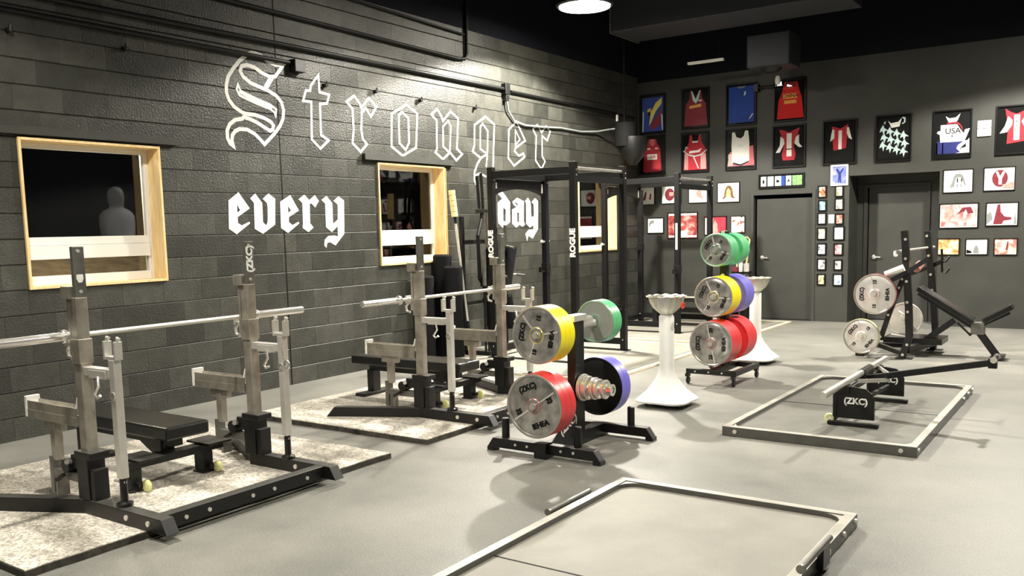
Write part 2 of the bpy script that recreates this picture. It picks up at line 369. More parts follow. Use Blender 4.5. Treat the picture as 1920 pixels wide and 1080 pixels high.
class bolts:
    # a row of bolt heads, each one built as a part of its own
    def __init__(s, mb, pts, axis, r=.011, t=.008): s.a = (pts, Vector(axis), r, t)
    def build(s, name, m, parent):
        pts, ax, r, t = s.a
        for p in pts: MB().tube(Vector(p)-ax*.001, Vector(p)+ax*t, r, 8).build(name, m, parent)

# ------------------------------------------------------------ lamps (large lights)
def high_bay(x, y, z, power, label, k=1.0):
    t = thing('high_bay_lamp', (x, y, z), label, 'ceiling lamp', 'high bay lamps over the gym floor')
    MB().lathe([(0, z+.16), (.09, z+.16), (.10, z+.10), (.25*k, z+.06), (.27*k, z+.02), (.255*k, z), (.24*k, z+.004), (0, z+.004)], 40, 'Z', (x, y, 0)).build('housing', 'black', t, smooth=True)
    MB().lathe([(0, z-.004), (.235*k, z-.004), (.235*k, z+.003), (0, z+.003)], 40, 'Z', (x, y, 0)).build('lens', 'lens', t)
    MB().tube((x, y, z+.15), (x, y, 5.2), .006, 8).build('hanging_rod', 'blackmetal', t)
    ld = bpy.data.lights.new('lamp_beam', 'SPOT'); ld.energy = power; ld.color = (1.0, .945, .84); ld.spot_size = R(143); ld.spot_blend = .16; ld.shadow_soft_size = .10
    lo = bpy.data.objects.new('lamp_beam', ld); col.objects.link(lo); lo.parent = t; lo.location = (0, 0, -.03)
    return t
LAMPS = [
    (1.33, 10.4, 4.45, 1450, 'glowing high bay lamp near the back left corner, at the top edge', 1.4),
    (1.7, 8.0, 4.36, 420, 'high bay lamp hanging over the gap between the bench racks and power racks'),
    (2.6, 2.2, 4.40, 420, 'high bay lamp hanging above the bench rack nearest the camera'),
    (6.4, 12.0, 4.40, 1050, 'high bay lamp hanging above the incline bench machine'),
    (6.2, 6.2, 4.5, 300, 'high bay lamp hanging above the framed platform with the bar jack'),
    (6.8, .6, 4.5, 420, 'high bay lamp hanging over the open floor behind the camera'),
]
for L_ in LAMPS: high_bay(*L_)

# ------------------------------------------------------------ room shell
YB = 14.58; XR = 10.6; YF = -3.2; H = 5.2
def wall_with_holes(name, m, axis, at, thick, a0, a1, z0, z1, holes):
    # axis 'X': wall in the plane X=at (spans Y); axis 'Y': wall in the plane Y=at (spans X)
    mb = MB(); av = sorted({a0, a1} | {h[0] for h in holes} | {h[1] for h in holes}); zv = sorted({z0, z1} | {h[2] for h in holes} | {h[3] for h in holes})
    for i in range(len(av)-1):
        for j in range(len(zv)-1):
            ca = (av[i]+av[i+1])/2; cz = (zv[j]+zv[j+1])/2
            if any(h[0] < ca < h[1] and h[2] < cz < h[3] for h in holes): continue
            if axis == 'X': mb.box(min(at, at+thick), max(at, at+thick), av[i], av[i+1], zv[j], zv[j+1])
            else: mb.box(av[i], av[i+1], min(at, at+thick), max(at, at+thick), zv[j], zv[j+1])
    bmesh.ops.remove_doubles(mb.bm, verts=mb.bm.verts, dist=1e-4)
    return struct(mb.build(name, m, loc=(0, 0, 0)))
WIN = [(3.66, 4.92, 1.20, 2.415), (7.78, 9.02, 1.20, 2.415), (12.43, 13.72, 1.20, 2.415)]
wall_with_holes('wall_left', 'block', 'X', 0, -.30, YF, YB+1.2, 0, H, WIN)
wall_with_holes('wall_back', 'wall', 'Y', YB, .14, 0, XR, 0, H, [(2.134, 3.097, 0, 2.063), (3.665, 4.955, 0, 2.307)])
struct(MB().box(XR, XR+.2, YF, YB+.14, 0, H).build('wall_right', 'wall', loc=(0, 0, 0)))
struct(MB().box(-.3, XR+.2, YF-.2, YF, 0, H).build('wall_front', 'wall', loc=(0, 0, 0)))
struct(MB().box(-.3, XR+.2, YF-.2, YB+1.4, -.2, 0).build('floor', 'floor', loc=(0, 0, 0)))
struct(MB().box(-.3, XR+.2, YF-.2, YB+1.4, H, H+.2).build('ceiling', 'ceiling', loc=(0, 0, 0)))
# the recess behind the second door
struct(MB().box(3.55, 3.665, YB+.14, YB+.75, 0, 2.42).box(4.955, 5.07, YB+.14, YB+.75, 0, 2.42).box(3.665, 4.955, YB+.14, YB+.75, 2.307, 2.42).build('trim_2', 'wall', loc=(0, 0, 0)))
wall_with_holes('trim_3', 'wall', 'Y', YB+.55, .12, 3.665, 4.955, 0, 2.307, [(3.81, 4.72, 0, 2.13)])
M['blackceil'] = mat('black_upper_wall', (.005, .006, .010), .8, spec=.15)  # near-black colour of the upper wall bands
struct(MB().box(0, .004, YF, YB, 4.22, H).build('trim_6', 'blackceil', loc=(0, 0, 0)))
struct(MB().box(.004, XR, YB-.004, YB, 4.12, H).build('trim_7', 'blackceil', loc=(0, 0, 0)))
struct(MB().box(-.008, .0015, 6.33, 6.345, 0, H).build('trim_1', 'ink', loc=(0, 0, 0)))   # control joint in the block wall

def door(name, x0, x1, ztop, y, casing, hx, hz, dirx=1):
    t = thing(name, ((x0+x1)/2, y, 0), kind='structure')
    MB().box(x0+.03, x1-.01, y, y+.045, .012, ztop).build('leaf', 'wall', t, bevel=.003)
    c = MB()
    if casing:
        a, b, w_ = x0-.0, x1+.0, .055; yy = YB
        c.box(a-w_, a, yy-.014, yy, 0, 2.063+w_).box(b, b+w_, yy-.014, yy, 0, 2.063+w_).box(a, b, yy-.014, yy, 2.063, 2.063+w_)
    else:
        c.box(x0-.045, x0+.012, y-.03, y+.03, 0, ztop+.05).box(x1-.012, x1+.03, y-.03, y+.03, 0, ztop+.05).box(x0+.012, x1-.012, y-.03, y+.03, ztop, ztop+.05)
    c.build('casing', 'wall', t, bevel=.003)
    h = MB().lathe([(0, 0), (.034, 0), (.034, .012), (.012, .016), (.012, .05), (0, .05)], 20, 'Y', (0, 0, 0))
    bmesh.ops.scale(h.bm, vec=(1, -1, 1), verts=h.bm.verts); bmesh.ops.translate(h.bm, vec=(hx, y, hz), verts=h.bm.verts)
    h.tube((hx, y-.045, hz), (hx+dirx*.105, y-.05, hz-.004), .011, 12)
    h.build('lever_handle', 'chrome', t, smooth=True)
    return t
door('door_1', 2.134, 3.097, 2.0, YB+.07, True, 2.26, 1.03)
door('door_2', 3.81, 4.72, 2.13, YB+.56, False, 3.93, 1.02)
MB().box(2.134, 3.097, YB-.0, YB+.12, 0, .012).build('threshold', 'blackmetal', bpy.data.objects['door_1'])

# ------------------------------------------------------------ windows
def window(n, y0, y1, z0, z1):
    t = thing('window_%d' % n, (0, (y0+y1)/2, z0), kind='structure')
    e = .022; d = -.21
    f = MB().box(d, .022, y0, y0+e, z0, z1).box(d, .022, y1-e, y1, z0, z1).box(d, .022, y0+e, y1-e, z1-e, z1).box(d, .022, y0+e, y1-e, z0, z0+e)
    f.build('wood_jamb', 'pine', t, bevel=.002)
    a0, a1, b0, b1 = y0+e, y1-e, z0+e, z1-e
    w_ = .045; sp = .42*(b1-b0)*.5 + b0  # lower sash top
    zm0, zm1 = z0+.235, z0+.42
    fr = MB().box(d, d+.06, a0, a0+w_, b0, b1).box(d, d+.06, a1-w_, a1, b0, b1).box(d, d+.06, a0+w_, a1-w_, b1-w_, b1).box(d, d+.075, a0+w_, a1-w_, b0, b0+.075)
    fr.build('vinyl_frame', 'vinylw', t, bevel=.003)
    MB().box(d+.005, d+.085, a0+w_, a1-w_, zm0, zm1-.07).box(d+.005, d+.07, a0+w_, a1-w_, zm1-.068, zm1).build('meeting_rail', 'vinylw', t, bevel=.003)
    MB().box(d+.025, d+.031, a0+w_, a1-w_, zm1, b1-w_).build('upper_pane', 'glass', t)
    MB().box(d+.025, d+.031, a0+w_, a1-w_, b0+.075, zm0).build('lower_pane', 'glass', t)
    if n == 2:
        MB().box(-.18, .03, y1, y1+.018, z0+.02, z1-.02).build('side_board', 'pined', t, bevel=.002)
    return t
for i, q in enumerate(WIN): window(i+1, *q)
for k, (y0, y1) in enumerate([(3.2, 5.10), (7.55, 9.19)]):
    struct(MB().box(0, .045, y0, y1, 2.435, 2.503).build('trim_%d' % (4+k), 'wall', loc=(0, 0, 0)))
# ground and soil bank outside, seen through the low sashes
g = MB(); g.box(-14, -.32, -3, 17, -.2, .9)
for i in range(1): g.prism([[(-.5, .9), (-3.5, .9), (-3.5, 1.55), (-1.5, 1.42), (-.75, 1.18)]], lambda u, v, t: Vector((u, t, v)), -3, 17)
tag(g.build('soil_bank', 'soil', loc=(-3, 7, .9)), 'brown soil bank outside seen through the low window sashes', 'soil', kind='stuff')
ol = thing('added_lamp', (-.34, 6.3, 2.7), 'added unseen outdoor lamp on the outside of the block wall, brightening the soil bank', 'added lamp')  # lamp added out of view to brighten the soil bank
MB().box(-.42, -.302, 6.2, 6.4, 2.62, 2.78).build('housing', 'black', ol, bevel=.01)
for yy in (4.3, 8.4, 12.9):
    ld = bpy.data.lights.new('bank_fill_light', 'POINT'); ld.energy = 45; ld.color = (1, .9, .7); ld.shadow_soft_size = .05  # added fill lights for the soil, one outside each window
    lo = bpy.data.objects.new('bank_fill_light', ld); col.objects.link(lo); lo.parent = ol; lo.location = (-.35, yy-6.3, -.2)

# ------------------------------------------------------------ painted words
def wallfn(u, v, t): return Vector((t, u, v))
STRONGER=[
('S',[([(6.472,3.38),(6.433,3.342),(6.332,3.328),(6.235,3.353),(6.155,3.395),(6.088,3.407),(6.027,3.405),(5.979,3.38),(5.881,3.309),(5.797,3.22),(5.734,3.139),(5.706,3.054),(5.703,2.981),(5.73,2.912),(5.784,2.855),(5.873,2.811),(5.925,2.8),(6.032,2.799),(6.154,2.777),(6.236,2.746),(6.266,2.711),(6.252,2.671),(6.216,2.655),(6.148,2.685),(6.054,2.726),(5.962,2.755),(5.909,2.761)],0.038),([(5.925,2.8),(5.875,2.747),(5.788,2.729),(5.72,2.682),(5.684,2.617),(5.685,2.544),(5.713,2.493),(5.75,2.47),(5.735,2.526),(5.745,2.579),(5.78,2.619),(5.834,2.644),(5.927,2.646),(6.019,2.61),(6.084,2.561),(6.136,2.515),(6.271,2.629),(6.348,2.712),(6.397,2.793),(6.41,2.883),(6.386,2.958),(6.325,3.017),(6.215,3.059),(6.12,3.081),(6.0,3.109),(5.91,3.161),(5.881,3.21),(5.904,3.26),(5.972,3.28),(6.065,3.266),(6.157,3.224),(6.253,3.199),(6.324,3.213),(6.472,3.38)],0.038),([(6.274,3.196),(6.189,3.083)],0.056),([(5.845,3.075),(5.826,3.026),(5.858,2.972),(5.974,2.937),(6.094,2.906),(6.231,2.877),(6.286,2.849),(6.301,2.807),(6.313,2.879),(6.234,2.92),(6.097,2.952),(5.978,2.985),(5.874,3.016),(5.845,3.075)],0.024),([(5.854,3.008),(5.976,2.964),(6.11,2.929),(6.26,2.885)],0.028)]),
('t',[([(6.921,3.299),(6.925,3.122),(7.069,3.109),(7.03,3.012),(6.925,2.995),(6.92,2.665),(7.029,2.614),(6.903,2.518),(6.783,2.609),(6.8,3.005),(6.685,3.005),(6.731,3.117),(6.793,3.124),(6.804,3.177),(6.921,3.299)],0.028)]),
('r',[([(7.455,3.139),(7.33,3.06),(7.42,2.991),(7.424,2.762),(7.397,2.609),(7.522,2.519),(7.634,2.612),(7.566,2.663),(7.546,2.771),(7.567,2.968),(7.632,3.023),(7.716,2.933),(7.814,3.053),(7.693,3.14),(7.561,3.016),(7.537,3.063),(7.455,3.139)],0.028)]),
('o',[([(8.342,3.132),(8.542,3.039),(8.498,2.626),(8.244,2.513),(8.051,2.612),(8.073,2.996),(8.342,3.132)],0.028),([(8.262,3.034),(8.375,2.968),(8.366,2.674),(8.301,2.586),(8.193,2.663),(8.197,2.994),(8.262,3.034)],0.028)]),
('n',[([(8.932,3.133),(8.812,3.057),(8.913,2.994),(8.906,2.636),(8.869,2.59),(9.018,2.51),(9.167,2.607),(9.296,2.51),(9.425,2.599),(9.316,2.661),(9.36,3.054),(9.204,3.13),(9.042,2.997),(9.01,3.053),(8.932,3.133)],0.028),([(9.15,3.007),(9.039,2.924),(9.031,2.673),(9.161,2.6),(9.202,2.937),(9.15,3.007)],0.024)]),
('g',[([(10.118,2.463),(10.171,3.046),(9.97,3.131),(9.713,3.001),(9.7,2.731),(9.658,2.648),(9.838,2.568),(9.755,2.486),(9.684,2.374),(9.679,2.265),(9.74,2.173)],0.028),([(9.899,3.032),(9.844,2.988),(9.83,2.692),(9.989,2.631),(10.016,2.939),(9.899,3.032)],0.024),([(9.989,2.631),(9.838,2.568)],0.024),([(9.988,2.623),(9.954,2.456)],0.024),([(9.695,2.328),(9.815,2.363),(9.948,2.321)],0.024)]),
('e',[([(10.72,3.132),(10.524,3.002),(10.493,2.602),(10.635,2.502),(10.912,2.64),(10.883,2.689),(10.76,2.649),(10.658,2.709),(10.675,2.751),(10.936,2.876),(10.72,3.132)],0.026),([(10.685,3.007),(10.8,2.883),(10.677,2.793),(10.685,3.007)],0.019)]),
('r',[([(11.274,3.129),(11.145,3.059),(11.236,2.964),(11.207,2.605),(11.363,2.483),(11.465,2.6),(11.386,2.683),(11.397,2.976),(11.542,2.917),(11.63,3.062),(11.517,3.131),(11.382,3.026),(11.274,3.129)],0.024)]),
]
FILLED={
'every':[[[(5.778,2.025),(5.652,1.942),(5.638,1.666),(5.728,1.611),(5.899,1.717),(5.89,1.733),(5.795,1.697),(5.751,1.722),(5.75,1.779),(5.905,1.866)],[(5.754,1.906),(5.785,1.845),(5.749,1.824)]],
[[(5.983,2.017),(5.917,1.966),(5.96,1.921),(5.953,1.662),(6.055,1.61),(6.219,1.701),(6.237,1.967),(6.153,2.02),(6.074,1.964),(6.125,1.923),(6.133,1.88),(6.123,1.736),(6.104,1.694),(6.063,1.728),(6.066,1.922)]],
[[(6.441,2.009),(6.301,1.937),(6.294,1.666),(6.386,1.613),(6.548,1.712),(6.537,1.729),(6.454,1.695),(6.405,1.726),(6.408,1.778),(6.551,1.848)],[(6.405,1.895),(6.441,1.848),(6.4,1.822)]],
[[(6.638,2.017),(6.553,1.967),(6.603,1.928),(6.6,1.716),(6.591,1.663),(6.671,1.617),(6.746,1.665),(6.701,1.715),(6.708,1.92),(6.733,1.925),(6.784,1.881),(6.843,1.953),(6.787,2.015),(6.705,1.96)]],
[[(6.958,2.009),(6.881,1.963),(6.934,1.923),(6.93,1.668),(7.014,1.612),(7.107,1.675),(7.106,1.564),(7.05,1.574),(6.961,1.571),(6.903,1.531),(6.892,1.467),(6.922,1.439),(6.938,1.494),(6.982,1.502),(7.062,1.463),(7.205,1.59),(7.222,1.963),(7.14,2.008),(7.061,1.956),(7.122,1.915),(7.112,1.749),(7.039,1.703),(7.04,1.933)]]],
'day':[[[(10.297,2.153),(10.173,2.121),(10.322,2.03),(10.207,1.97),(10.206,1.69),(10.325,1.618),(10.496,1.7),(10.508,1.985)],[(10.338,1.907),(10.399,1.878),(10.391,1.7),(10.33,1.724)]],
[[(10.691,2.048),(10.571,1.986),(10.602,1.945),(10.675,1.915),(10.556,1.879),(10.559,1.675),(10.653,1.62),(10.741,1.662),(10.817,1.631),(10.884,1.661),(10.853,1.71),(10.864,2.002)],[(10.636,1.993),(10.71,1.958),(10.708,1.922),(10.635,1.969)],[(10.683,1.843),(10.737,1.831),(10.731,1.686),(10.678,1.711)]],
[[(10.977,2.052),(10.897,2.002),(10.929,1.966),(10.918,1.673),(11.017,1.616),(11.109,1.659),(11.106,1.584),(10.982,1.586),(10.89,1.526),(10.931,1.42),(10.967,1.5),(11.079,1.454),(11.233,1.595),(11.248,2.007),(11.169,2.049),(11.076,1.992),(11.132,1.956),(11.13,1.783),(11.056,1.77),(11.042,1.992)]]],
}

pw = thing('painted_word', (0, 7.4, 2.5), 'word Stronger in large outlined white blackletter on the block wall', 'wall lettering')
for nm, strokes in STRONGER:
    b = MB()
    for i, (pts, wd) in enumerate(strokes): b.ribbon(pts, wd, wallfn, .0005, .0022+.0003*i)
    b.build('letter', 'letterw', pw)
for key, lab in (('every', 'word every in solid white blackletter between the two left windows'), ('day', 'word day in solid white blackletter seen through the power rack')):
    pw = thing('painted_word', (0, FILLED[key][0][0][0][0], 1.6), lab, 'wall lettering')
    for loops in FILLED[key]:
        MB().prism(loops, wallfn, .0005, .003).build('letter', 'letterw', pw)

# ------------------------------------------------------------ conduits, boxes, hooks on the block wall
def conduit(pts, r, label):
    b = MB().pipe(pts, r, 10); return tag(b.build('conduit', 'blackr', smooth=True), label, 'pipe')
conduit([(.035, -3, 3.56), (.035, 3.9, 3.53), (.035, 7, 3.54), (.035, 10.36, 3.545)], .024, 'long black conduit running along the block wall above the word Stronger')
conduit([(.03, -3, 3.40), (.03, 3.6, 3.385), (.03, 6.5, 3.37)], .022, 'black conduit on the block wall ending at the small black box over the letter S')
conduit([(.03, 5.2, 3.86), (.03, 7.5, 3.835), (.03, 9.35, 3.812), (.03, 9.5, 3.83), (.03, 9.55, 3.90), (.03, 9.56, 5.15)], .022, 'upper black conduit that turns straight up to the ceiling')
conduit([(.03, 7.0, 4.20), (.03, 9.5, 4.14)], .014, 'thin dark conduit highest on the block wall')
conduit([(.03, 10.55, 3.53), (.03, 12.5, 3.52), (.03, 14.4, 3.50)], .02, 'black conduit continuing from the junction box to the back corner')
tag(MB().box(0, .09, 6.52, 6.66, 3.28, 3.41).build('junction_box', 'black', bevel=.006), 'small black box beside the top of the letter S', 'electrical box')
tag(MB().box(0, .08, 10.36, 10.47, 3.47, 3.62).box(0.01, .07, 10.38, 10.45, 3.38, 3.46).build('junction_box', 'black', bevel=.006), 'small black box at the end of the conduit where a loose cable hangs down', 'electrical box')
cab = [(.05, 10.42, 3.38), (.04, 10.46, 3.26), (.03, 10.62, 3.13), (.03, 10.9, 3.09), (.03, 11.3, 3.10), (.03, 11.9, 3.13), (.03, 12.5, 3.12), (.05, 13.0, 3.16), (.2, 13.2, 3.2), (.38, 13.2, 3.2)]
tag(MB().pipe(cab, .014, 8).build('cable', 'greyp', smooth=True), 'loose grey cable sagging from the junction box to the corner speaker', 'cable')
for k, (y, z) in enumerate([(3.66, 3.23), (4.64, 3.235), (7.0, 3.2), (7.79, 3.222), (8.59, 3.205), (9.71, 3.22)]):
    lab = ['nearest the left edge of the photo', 'above the right end of the big window', 'above the letter t', 'between the letters t and r', 'above the letter o', 'above the letter g'][k]
    b = MB().tube((0, y, z), (.05, y, z), .022, 10).tube((.045, y, z-.01), (.045, y, z+.04), .010, 8)
    tag(b.build('wall_anchor', 'black'), 'small black anchor stub on the block wall, ' + lab, 'wall anchor', 'anchor stubs on the block wall')
# coil of tape scar / speaker in the corner
sp = thing('wall_speaker', (.52, 13.35, 2.66), 'black loudspeaker hanging in the back left corner above the far power rack', 'speaker')
MB().lathe([(0, 2.95), (.13, 2.95), (.17, 2.90), (.175, 3.28), (.0, 3.30)], 28, 'Z', (.47, 13.2, 0)).build('upper_body', 'panel', sp, smooth=True)
MB().lathe([(0, 2.60), (.06, 2.60), (.18, 2.74), (.235, 2.88), (.235, 3.05), (0, 3.06)], 28, 'Z', (.55, 13.3, 0)).build('horn', 'black', sp, smooth=True)
MB().tube((.45, 13.2, 3.28), (.45, 13.2, 5.2), .02, 10).box(.36, .40, 13.1, 13.14, 3.30, 3.42).build('bracket', 'blackmetal', sp)
MB().box(.38, .41, 13.04, 13.07, 3.30, 3.40).build('hook', 'satin', sp)

# ------------------------------------------------------------ things under the ceiling
du = thing('air_duct', (2.2, 13.1, 4.25), 'dull grey sheet metal duct hanging under the dark ceiling at the back', 'duct')
MB().box(.86, 4.2, 12.0, 12.9, 4.46, 4.95).build('duct_body', 'steeld', du, bevel=.01)
MB().box(.845, .865, 11.98, 12.92, 4.44, 4.97).build('duct_flange', 'galvd', du)
MB().tube((.9, 12.1, 4.95), (.9, 12.1, 5.2), .01, 6).tube((4.1, 12.1, 4.95), (4.1, 12.1, 5.2), .01, 6).build('hanger', 'blackmetal', du)
uh = thing('unit_heater', (2.8, 13.5, 3.85), 'dark heater hanging from the ceiling above the red jersey at the top', 'heater')
MB().box(2.45, 3.1, 13.3, 13.85, 3.92, 4.40).build('cabinet', 'steeld', uh, bevel=.02)
MB().lathe([(0, 3.86), (.10, 3.86), (.17, 3.92), (0, 3.93)], 24, 'Z', (2.75, 13.55, 0)).build('fan_shroud', 'black', uh, smooth=True)
MB().tube((2.5, 13.4, 4.40), (2.5, 13.4, 5.2), .012, 6).tube((3.05, 13.4, 4.40), (3.05, 13.4, 5.2), .012, 6).build('hanger', 'blackmetal', uh)
st = thing('strip_light', (1.75, 13.5, 4.1), 'unlit slim tube light fitting hanging near the dark duct', 'light fitting')
MB().box(1.43, 2.02, 13.47, 13.53, 4.12, 4.16).build('fitting_body', 'matw', st, bevel=.005)
MB().tube((1.5, 13.5, 4.16), (1.5, 13.5, 5.2), .006, 6).tube((1.95, 13.5, 4.16), (1.95, 13.5, 5.2), .006, 6).build('hanger', 'blackmetal', st)
stv = thing('wall_spotlight', (2.56, 14.4, 3.8), 'small spotlight on a black arm beside the top red jersey frame', 'spotlight')
MB().tube((2.19, 14.5, 3.80), (2.56, 14.42, 3.80), .016, 8).box(2.15, 2.22, 14.48, 14.58, 3.74, 3.86).build('arm', 'black', stv)
MB().lathe([(0, 3.80), (.035, 3.80), (.045, 3.86), (.03, 3.93), (0, 3.94)], 16, 'Z', (2.58, 14.38, 0)).build('lamp_head', 'matw', stv, smooth=True)

# ------------------------------------------------------------ framed things on the back wall
def wf(x0, z0, w_, h_):
    return lambda u, v, t: Vector((x0+u*w_, YB-t, z0+v*h_))
def frame_body(name, x0, x1, z0, z1, label, cat, group, fw=.022, dep=.035, back='panel', fm='fframe'):
    t = thing(name, ((x0+x1)/2, YB, z0), label, cat, group)
    y0, y1 = YB-dep, YB
    MB().box(x0, x0+fw, y0, y1, z0, z1).box(x1-fw, x1, y0, y1, z0, z1).box(x0+fw, x1-fw, y0, y1, z0, z0+fw).box(x0+fw, x1-fw, y0, y1, z1-fw, z1).build('frame', fm, t, bevel=.002)
    MB().box(x0+fw, x1-fw, YB-.008, YB-.001, z0+fw, z1-fw).build('backing', back, t)
    return t
TANK = [(.30,.93),(.37,.93),(.41,.80),(.5,.735),(.59,.80),(.63,.93),(.70,.93),(.73,.74),(.86,.60),(.92,.07),(.08,.07),(.14,.60),(.27,.74)]
SLIM = [(.36,.90),(.42,.90),(.45,.84),(.55,.84),(.58,.90),(.64,.90),(.68,.78),(.80,.66),(.84,.10),(.78,.06),(.20,.06),(.14,.10),(.18,.66),(.30,.78)]
G1 = 'framed sports jerseys on the back wall'
def jersey(x0, x1, z0, z1, label, items, txt=None):
    t = frame_body('framed_jersey', x0, x1, z0, z1, label, 'framed jersey', G1)
    f = wf(x0, z0, x1-x0, z1-z0)
    for k, (nm, poly, m, lay) in enumerate(items):
        polys = poly if isinstance(poly[0][0], tuple) else [poly]
        b = MB()
        for p in polys: b.prism([p], f, .0085+.0025*lay, .0105+.0025*lay)
        b.build(nm, m, t)
    if txt:
        b = MB()
        for s, u, v, size, m in txt: add_text(b, s, size, f(u, v, .0175), (1, 0, 0), (0, 0, 1), .001, .001)
        b.build('lettering', txt[0][4], t)
    MB().box(x0+.022, x1-.022, YB-.028, YB-.026, z0+.022, z1-.022).build('glass', 'fglass', t)
    return t
def rect(a, b, c, d): return [(a, c), (b, c), (b, d), (a, d)]
def sym(p): return [p, [(1-u, v) for u, v in p][::-1]]
W = .51; Hh = .68
jersey(.05, .55, 3.22, 3.90, 'blue jersey with a yellow lightning slash in a black frame, top row by the corner', [
    ('jersey', rect(.10, .90, .06, .92), 'jblue', 0), ('side_panel', [(.45,.25),(.85,.62),(.88,.30),(.6,.12),(.4,.10)], 'jmaroon', 1),
    ('slash', [(.86,.90),(.62,.78),(.48,.60),(.30,.55),(.30,.62),(.44,.66),(.40,.40),(.36,.20),(.46,.32),(.62,.56),(.84,.74)], 'jyel', 2),
    ('white_stripe', [[(.10,.06),(.14,.06),(.17,.55),(.12,.60)], [(.86,.08),(.90,.08),(.88,.45),(.82,.50)]], 'jteal', 2)])
jersey(.857, 1.357, 3.243, 3.925, 'dark maroon jersey with white neck and gold chest print, second frame of the top row', [
    ('jersey', TANK, 'jmaroon', 0), ('neck_trim', [(.33,.93),(.37,.93),(.5,.72),(.63,.93),(.67,.93),(.60,.70),(.5,.62),(.40,.70)], 'jteal', 1),
    ('chest_print', [(.27,.50),(.70,.53),(.70,.60),(.27,.57)], 'jora', 1), ('badge', rect(.62, .72, .66, .70), 'matw', 1)])
jersey(1.649, 2.173, 3.228, 3.913, 'plain royal blue jersey filling a black frame, third of the top row', [
    ('jersey', rect(.09, .92, .07, .93), 'jblue', 0), ('collar', [(.35,.93),(.65,.93),(.58,.89),(.42,.88)], 'greyp', 1),
    ('emblem', [(.58,.70),(.64,.72),(.66,.80),(.60,.80)], 'jteal', 1), ('hem_mark', [(.74,.13),(.80,.16),(.90,.26),(.86,.26)], 'matw', 1)])
jersey(2.460, 2.979, 3.225, 3.895, 'bright red jersey with two gold chest lines, last frame of the top row', [
    ('jersey', [(.32,.93),(.72,.93),(.78,.72),(.86,.56),(.93,.07),(.10,.07),(.14,.50),(.26,.72)], 'jbright', 0),
    ('chest_print', [rect(.28,.72,.54,.66), rect(.32,.70,.42,.50)], 'jora', 1), ('collar_panel', [(.36,.93),(.68,.93),(.66,.80),(.38,.80)], 'jmaroon', 1)],
    [('CHINA', .5, .60, .085, 'jmaroon')])
jersey(.043, .542, 2.507, 3.192, 'red singlet with white chest block in a black frame, lower row by the corner', [
    ('jersey', SLIM, 'jred', 0), ('number_patch', rect(.30, .68, .38, .52), 'matw', 1), ('shoulder_mark', [rect(.30,.42,.64,.68), rect(.60,.72,.64,.68)], 'matw', 1),
    ('neck', [(.42,.90),(.58,.90),(.60,.78),(.5,.72),(.40,.78)], 'jpink', 1)], [('USA', .49, .45, .075, 'jred')])
jersey(.843, 1.353, 2.499, 3.185, 'red jersey with thin white stripes and curved white lines, second frame of the lower row', [
    ('jersey', TANK, 'jred', 0), ('stripes', [rect(.12+.028*k, .128+.028*k, .08, .48) for k in range(5)] + [rect(.70+.032*k, .712+.032*k, .08, .46) for k in range(6)], 'matw', 1),
    ('curved_line', [[(.06,.56),(.30,.45),(.5,.42),(.70,.45),(.92,.56),(.90,.53),(.70,.42),(.5,.39),(.30,.42),(.08,.53)], [(.10,.52),(.16,.66),(.24,.62),(.22,.60),(.17,.63),(.13,.52)], [(.42,.40),(.60,.10),(.64,.10),(.46,.40)]], 'jteal', 1),
    ('chest_print', [(.28,.48),(.66,.50),(.74,.60),(.60,.55),(.30,.54)], 'matw', 2), ('neck_mark', rect(.40,.60,.74,.78), 'matw', 1)])
jersey(1.643, 2.171, 2.497, 3.178, 'white singlet over a striped red one, third frame of the lower row', [
    ('under_jersey', [(.14,.44),(.90,.58),(.94,.10),(.06,.10)], 'jpink', 0), ('under_stripes', [rect(.10+.04*k, .115+.04*k, .11, .40) for k in range(4)], 'matw', 1),
    ('jersey', [(.22,.92),(.30,.92),(.36,.80),(.5,.76),(.60,.82),(.64,.94),(.74,.94),(.78,.66),(.78,.22),(.5,.14),(.22,.20),(.20,.60)], 'matw', 2), ('hem', [(.24,.20),(.5,.14),(.76,.22),(.76,.18),(.5,.10),(.26,.15)], 'ink', 1)],
    [('USA', .48, .58, .06, 'jteal')])
jersey(2.445, 2.981, 2.493, 3.172, 'red suit with white wings and stripe, lower frame of the fourth column', [
    ('backing_cloth', rect(.06,.94,.10,.94), 'jdark', 0), ('jersey', [(.20,.90),(.34,.88),(.5,.82),(.66,.88),(.82,.92),(.74,.72),(.64,.54),(.70,.30),(.66,.17),(.32,.17),(.28,.30),(.36,.54),(.28,.72)], 'jred', 1),
    ('side_wing', [[(.24,.74),(.34,.68),(.36,.56),(.22,.36),(.10,.36),(.22,.52)], [(.66,.56),(.70,.70),(.80,.76),(.80,.56),(.90,.46),(.80,.46)]], 'matw', 2), ('centre_stripe', rect(.43,.58,.26,.80), 'matw', 2), ('hip_band', rect(.40,.60,.42,.44), 'ink', 3)])
jersey(3.250, 3.768, 2.491, 3.183, 'short red suit with white centre stripe, the frame above the small blue photo', [
    ('backing_cloth', rect(.08,.92,.08,.92), 'jdark', 0), ('jersey', [(.26,.86),(.38,.84),(.5,.80),(.62,.84),(.74,.90),(.72,.66),(.68,.36),(.32,.32),(.28,.62)], 'jred', 1),
    ('side_wing', [[(.28,.80),(.34,.78),(.34,.60),(.22,.52),(.24,.66)], [(.70,.82),(.76,.82),(.84,.58),(.86,.54),(.76,.58),(.70,.70)]], 'matw', 2), ('centre_stripe', rect(.46,.56,.34,.76), 'matw', 2)])
jag = []
for r_ in range(4):
    for c_ in range(4):
        u = .14+.19*c_+.03*(r_ % 2); v = .70-.17*r_-.05*c_
        jag.append([(u,v+.02),(u+.07,v+.10),(u+.10,v+.03),(u+.21,v-.03),(u+.12,v-.03),(u+.08,v-.13),(u+.05,v-.03),(u-.03,v-.06)])
